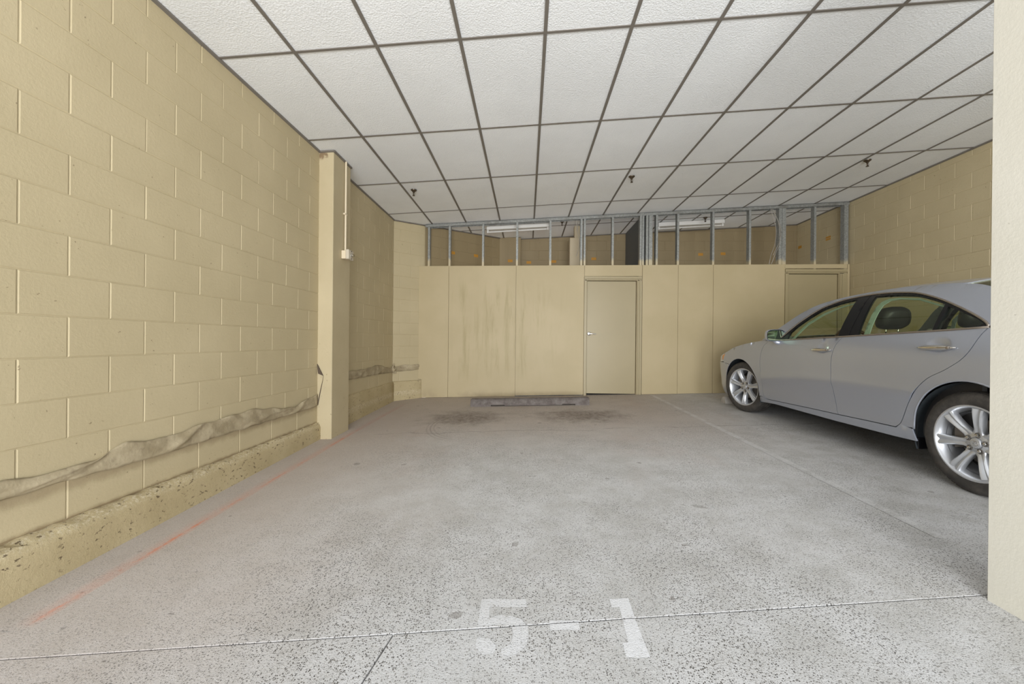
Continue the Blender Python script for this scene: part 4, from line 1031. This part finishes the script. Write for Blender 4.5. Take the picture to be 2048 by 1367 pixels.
# cabin
boxobj('cabin_floor', -.80, .80, -2.95, -.50, .26, .40, M['cabin'], car, .02)
bm = bmesh.new(); prism(bm, [(-.76, .45), (.76, .45), (.76, .93), (.55, .985), (-.2, .96), (-.30, 1.0), (-.62, 1.0), (-.72, .955), (-.76, .93)], -1.02, -.46, .02); bmobj('dashboard', bm, M['leather'], car, angle=40)
for s in (-1, 1):
    boxobj('door_lining', s*.80 if s < 0 else .74, -.74 if s < 0 else .80, -2.80, -.55, .34, .94, M['leather'], car, .015)
def seat(x, y, rear=False):
    bm = bmesh.new()
    wd = .25 if not rear else .60
    hexa(bm, [(x+a, y+b, z) for a in (-wd, wd) for b in (-.05, .50) for z in (.40, .60)], .04)
    hexa(bm, [(x-wd, y-.06, .55), (x-wd*.84, y-.27, 0.98), (x-wd, y+.08, .58), (x-wd*.84, y-.16, .98), (x+wd, y-.06, .55), (x+wd*.84, y-.27, .98), (x+wd, y+.08, .58), (x+wd*.84, y-.16, .98)], .03)
    so = bmobj('rear_seat' if rear else 'front_seat', bm, M['leather'], car, angle=50)
    for hx in ((x,) if not rear else (x-.34, x+.34)):
        bm = bmesh.new(); N = 18; rows = []
        kk = 1.0 if not rear else .62
        for d, k in ((-.075, .55), (-.06, .85), (-.02, 1.0), (.03, .97), (.055, .75), (.062, .4)):
            ring = []
            for i in range(N):
                a = 2*PI*i/N; ca, sa = math.cos(a), math.sin(a)
                ring.append(bm.verts.new((hx+.135*math.copysign(abs(ca)**.62, ca)*k*(1-.14*max(sa, 0)), y-.23+d-.02*sa, 1.175-.06*(1-kk)*2+.105*kk*math.copysign(abs(sa)**.62, sa)*k)))
            rows.append(ring)
        for P, Q in zip(rows, rows[1:]):
            for i in range(N): bm.faces.new((P[i], P[(i+1) % N], Q[(i+1) % N], Q[i]))
        bm.faces.new(rows[0][::-1]); bm.faces.new(rows[-1])
        bmobj('headrest', bm, M['leather'], so, True)
        for q in (-.055, .055):
            bm = bmesh.new(); tube(bm, [(hx+q, y-.225, .98), (hx+q, y-.225, 1.13)], .006, 8)
            bmobj('headrest_rod', bm, M['chrome'], so, True)
seat(-.37, -1.42); seat(.37, -1.42); seat(0, -2.52, True)
sw_ = empty('steering_wheel', (-.37, -1.22, .915), None, None); sw_.parent = car; sw_.rotation_euler = (math.radians(-25), 0, 0)
bm = bmesh.new(); tube(bm, [(.185*math.cos(2*PI*i/28), 0, .185*math.sin(2*PI*i/28)) for i in range(28)], .016, 8, True); bmobj('wheel_rim', bm, M['wood'], sw_, True)
bm = bmesh.new(); lathe(bm, [(.075, .03), (.07, -.03), (.03, -.04)], 16, 'y'); tube(bm, [(-.18, 0, 0), (.18, 0, 0)], .018, 6); tube(bm, [(0, 0, 0), (0, 0, -.18)], .018, 6); bmobj('wheel_boss', bm, M['leather'], sw_, True)

# wheels: built once facing left, copied to the four corners
def make_wheel():
    wz = empty('wheel', (0, 0, 0), None, None); wz.parent = car
    bm = bmesh.new()
    pr = [(.236, -.088), (.245, -.104), (.268, -.112), (.295, -.110), (.316, -.100), (.327, -.086), (.3325, -.066)]
    for gx in (-.045, 0.0, .045): pr += [(.334, gx-.009), (.326, gx-.006), (.326, gx+.006), (.334, gx+.009)]
    pr += [(.3325, .066), (.327, .086), (.316, .100), (.295, .110), (.268, .112), (.236, .095)]
    lathe(bm, pr, 72, 'x', close=False); bmobj('tyre', bm, M['tire'], wz, angle=35)
    bm = bmesh.new()                                   # small tread blocks in the shoulder
    for i in range(60):
        a = 2*PI*i/60
        for x0, x1 in ((-.088, -.058), (.058, .088)):
            c = []
            for x in (x0, x1):
                for t in (-.012, .012):
                    for r in (.322, .3355 if abs(x) < .07 else .3285): c.append((x, r*math.cos(a+t/.33), r*math.sin(a+t/.33)))
            hexa(bm, c)
    bmobj('tread_blocks', bm, M['tire'], wz)['kind'] = 'stuff'
    bm = bmesh.new(); lathe(bm, [(.236, -.085), (.2475, -.100), (.246, -.107), (.238, -.107), (.230, -.099), (.224, -.085), (.212, -.060), (.206, .02), (.212, .09), (.236, .095), (.20, .095), (.196, 0.0), (.204, -.058)], 64, 'x', close=False)
    bmobj('rim', bm, M['alloy'], wz, angle=40)
    bm = bmesh.new(); lathe(bm, [(.150, -.012), (.150, .010), (.060, .010), (.060, -.030), (.02, -.030)], 40, 'x'); bmobj('brake_disc', bm, M['brake'], wz, angle=40)
    bm = bmesh.new(); lathe(bm, [(.203, .03), (.203, .034), (.02, .034)], 40, 'x'); bmobj('back_plate', bm, M['dark'], wz)
    bm = bmesh.new(); hexa(bm, [(x, r*math.cos(a), r*math.sin(a)) for x in (-.045, .02) for r in (.105, .185) for a in (-.42, .42)], .006); bmobj('brake_caliper', bm, M['brake'], wz)
    # spokes: two ridges and a hollow, flaring to the rim
    st = [(.058, .034, -.074), (.085, .026, -.078), (.125, .027, -.088), (.165, .031, -.095), (.200, .036, -.098), (.226, .040, -.097)]
    sec = [(-1.0, .020), (-.86, .002), (-.62, -.004), (-.34, 0.0), (0.0, .010), (.34, 0.0), (.62, -.004), (.86, .002), (1.0, .020)]
    vs, fs = [], []
    for r, hw_, x in st:
        f = min(1.0, (r-.05)/.06)
        for q, d in sec: vs.append((x+d*f, r if abs(q) < .9 else r+.002, q*hw_))
        for q in (1.0, -1.0): vs.append((x+.040, r, q*hw_*.9))
    K = len(sec)+2
    for i in range(len(st)-1):
        for k in range(K): a = i*K+k; b = i*K+(k+1) % K; fs.append((a, b, b+K, a+K))
    fs.append(tuple(range(K))); fs.append(tuple(range((len(st)-1)*K, len(st)*K))[::-1])
    sp0 = mesh('spoke', vs, fs, M['alloy'], wz); sp0.data.polygons.foreach_set('use_smooth', [True]*len(sp0.data.polygons)); sp0.data.set_sharp_from_angle(angle=math.radians(38))
    for k in range(7):
        o = sp0 if k == 0 else link('spoke', sp0.data, wz)
        o.rotation_euler = (math.radians(96+360/7*k), 0, 0)
    bm = bmesh.new(); lathe(bm, [(.078, -.030), (.076, -.066), (.068, -.074), (.040, -.077), (.036, -.072), (.01, -.072)], 40, 'x'); bmobj('hub', bm, M['alloy'], wz, angle=40)
    bm = bmesh.new(); lathe(bm, [(.034, -.072), (.034, -.082), (.031, -.086), (.024, -.0875), (.005, -.088)], 28, 'x'); bmobj('hub_cap', bm, M['alloy'], wz, angle=40)
    bm = bmesh.new()                                   # oval emblem with a slanting letter
    tube(bm, [(-.0885, .021*math.cos(2*PI*i/24), .0165*math.sin(2*PI*i/24)) for i in range(24)], .0017, 5, True)
    tube(bm, [(-.0885, -.004, .014), (-.0885, .010, -.007), (-.0885, -.016, -.007)], .0019, 5)
    bmobj('emblem', bm, M['chrome'], wz, True)
    nb = None
    for k in range(5):
        a = math.radians(90+72*k+10)
        if nb is None:
            bm = bmesh.new(); lathe(bm, [(.0170, -.070), (.0172, -.0795), (.0145, -.0800), (.0130, -.071), (.0128, -.066)], 20, 'x', close=False); pk = bmobj('nut_seat', bm, M['brake'], wz, angle=40)
            bm = bmesh.new(); lathe(bm, [(.0115, -.066), (.0112, -.084), (.0085, -.089), (.002, -.090)], 6, 'x'); nb = bmobj('wheel_nut', bm, M['chrome'], wz)
            nut = nb; seat_ = pk
        else: nut = link('wheel_nut', nb.data, wz); seat_ = link('nut_seat', pk.data, wz)
        for o in (nut, seat_): o.location = (0, .0535*math.cos(a), .0535*math.sin(a))
    return wz
def copy_wheel(wz):
    c = wz.copy(); COL.objects.link(c)
    for ch in list(wz.children): d = ch.copy(); COL.objects.link(d); d.parent = c
    return c
w0 = make_wheel()
for i, (x, y, rz, rx) in enumerate(((-.775, -2.800, 0, 0), (-.775, 0.0, 15, 22), (.775, -2.800, 180, 10), (.775, 0.0, 195, 30))):
    wz = w0 if i == 0 else copy_wheel(w0)
    wz.location = (x, y, .333); wz.rotation_euler = (Matrix.Rotation(math.radians(rz), 3, 'Z') @ Matrix.Rotation(math.radians(rx), 3, 'X')).to_euler()
for s in (-1, 1):
    boxobj('mud_flap', min(s*.70, s*.86), max(s*.70, s*.86), -2.420, -2.400, .185, .27, M['black'], car, .003)


# ------------------------------------------------------------------ lift everything so that the floor lies near zero
bpy.context.view_layer.update()
for o in list(SC.objects):
    if o.parent is None: o.location.z += DZ
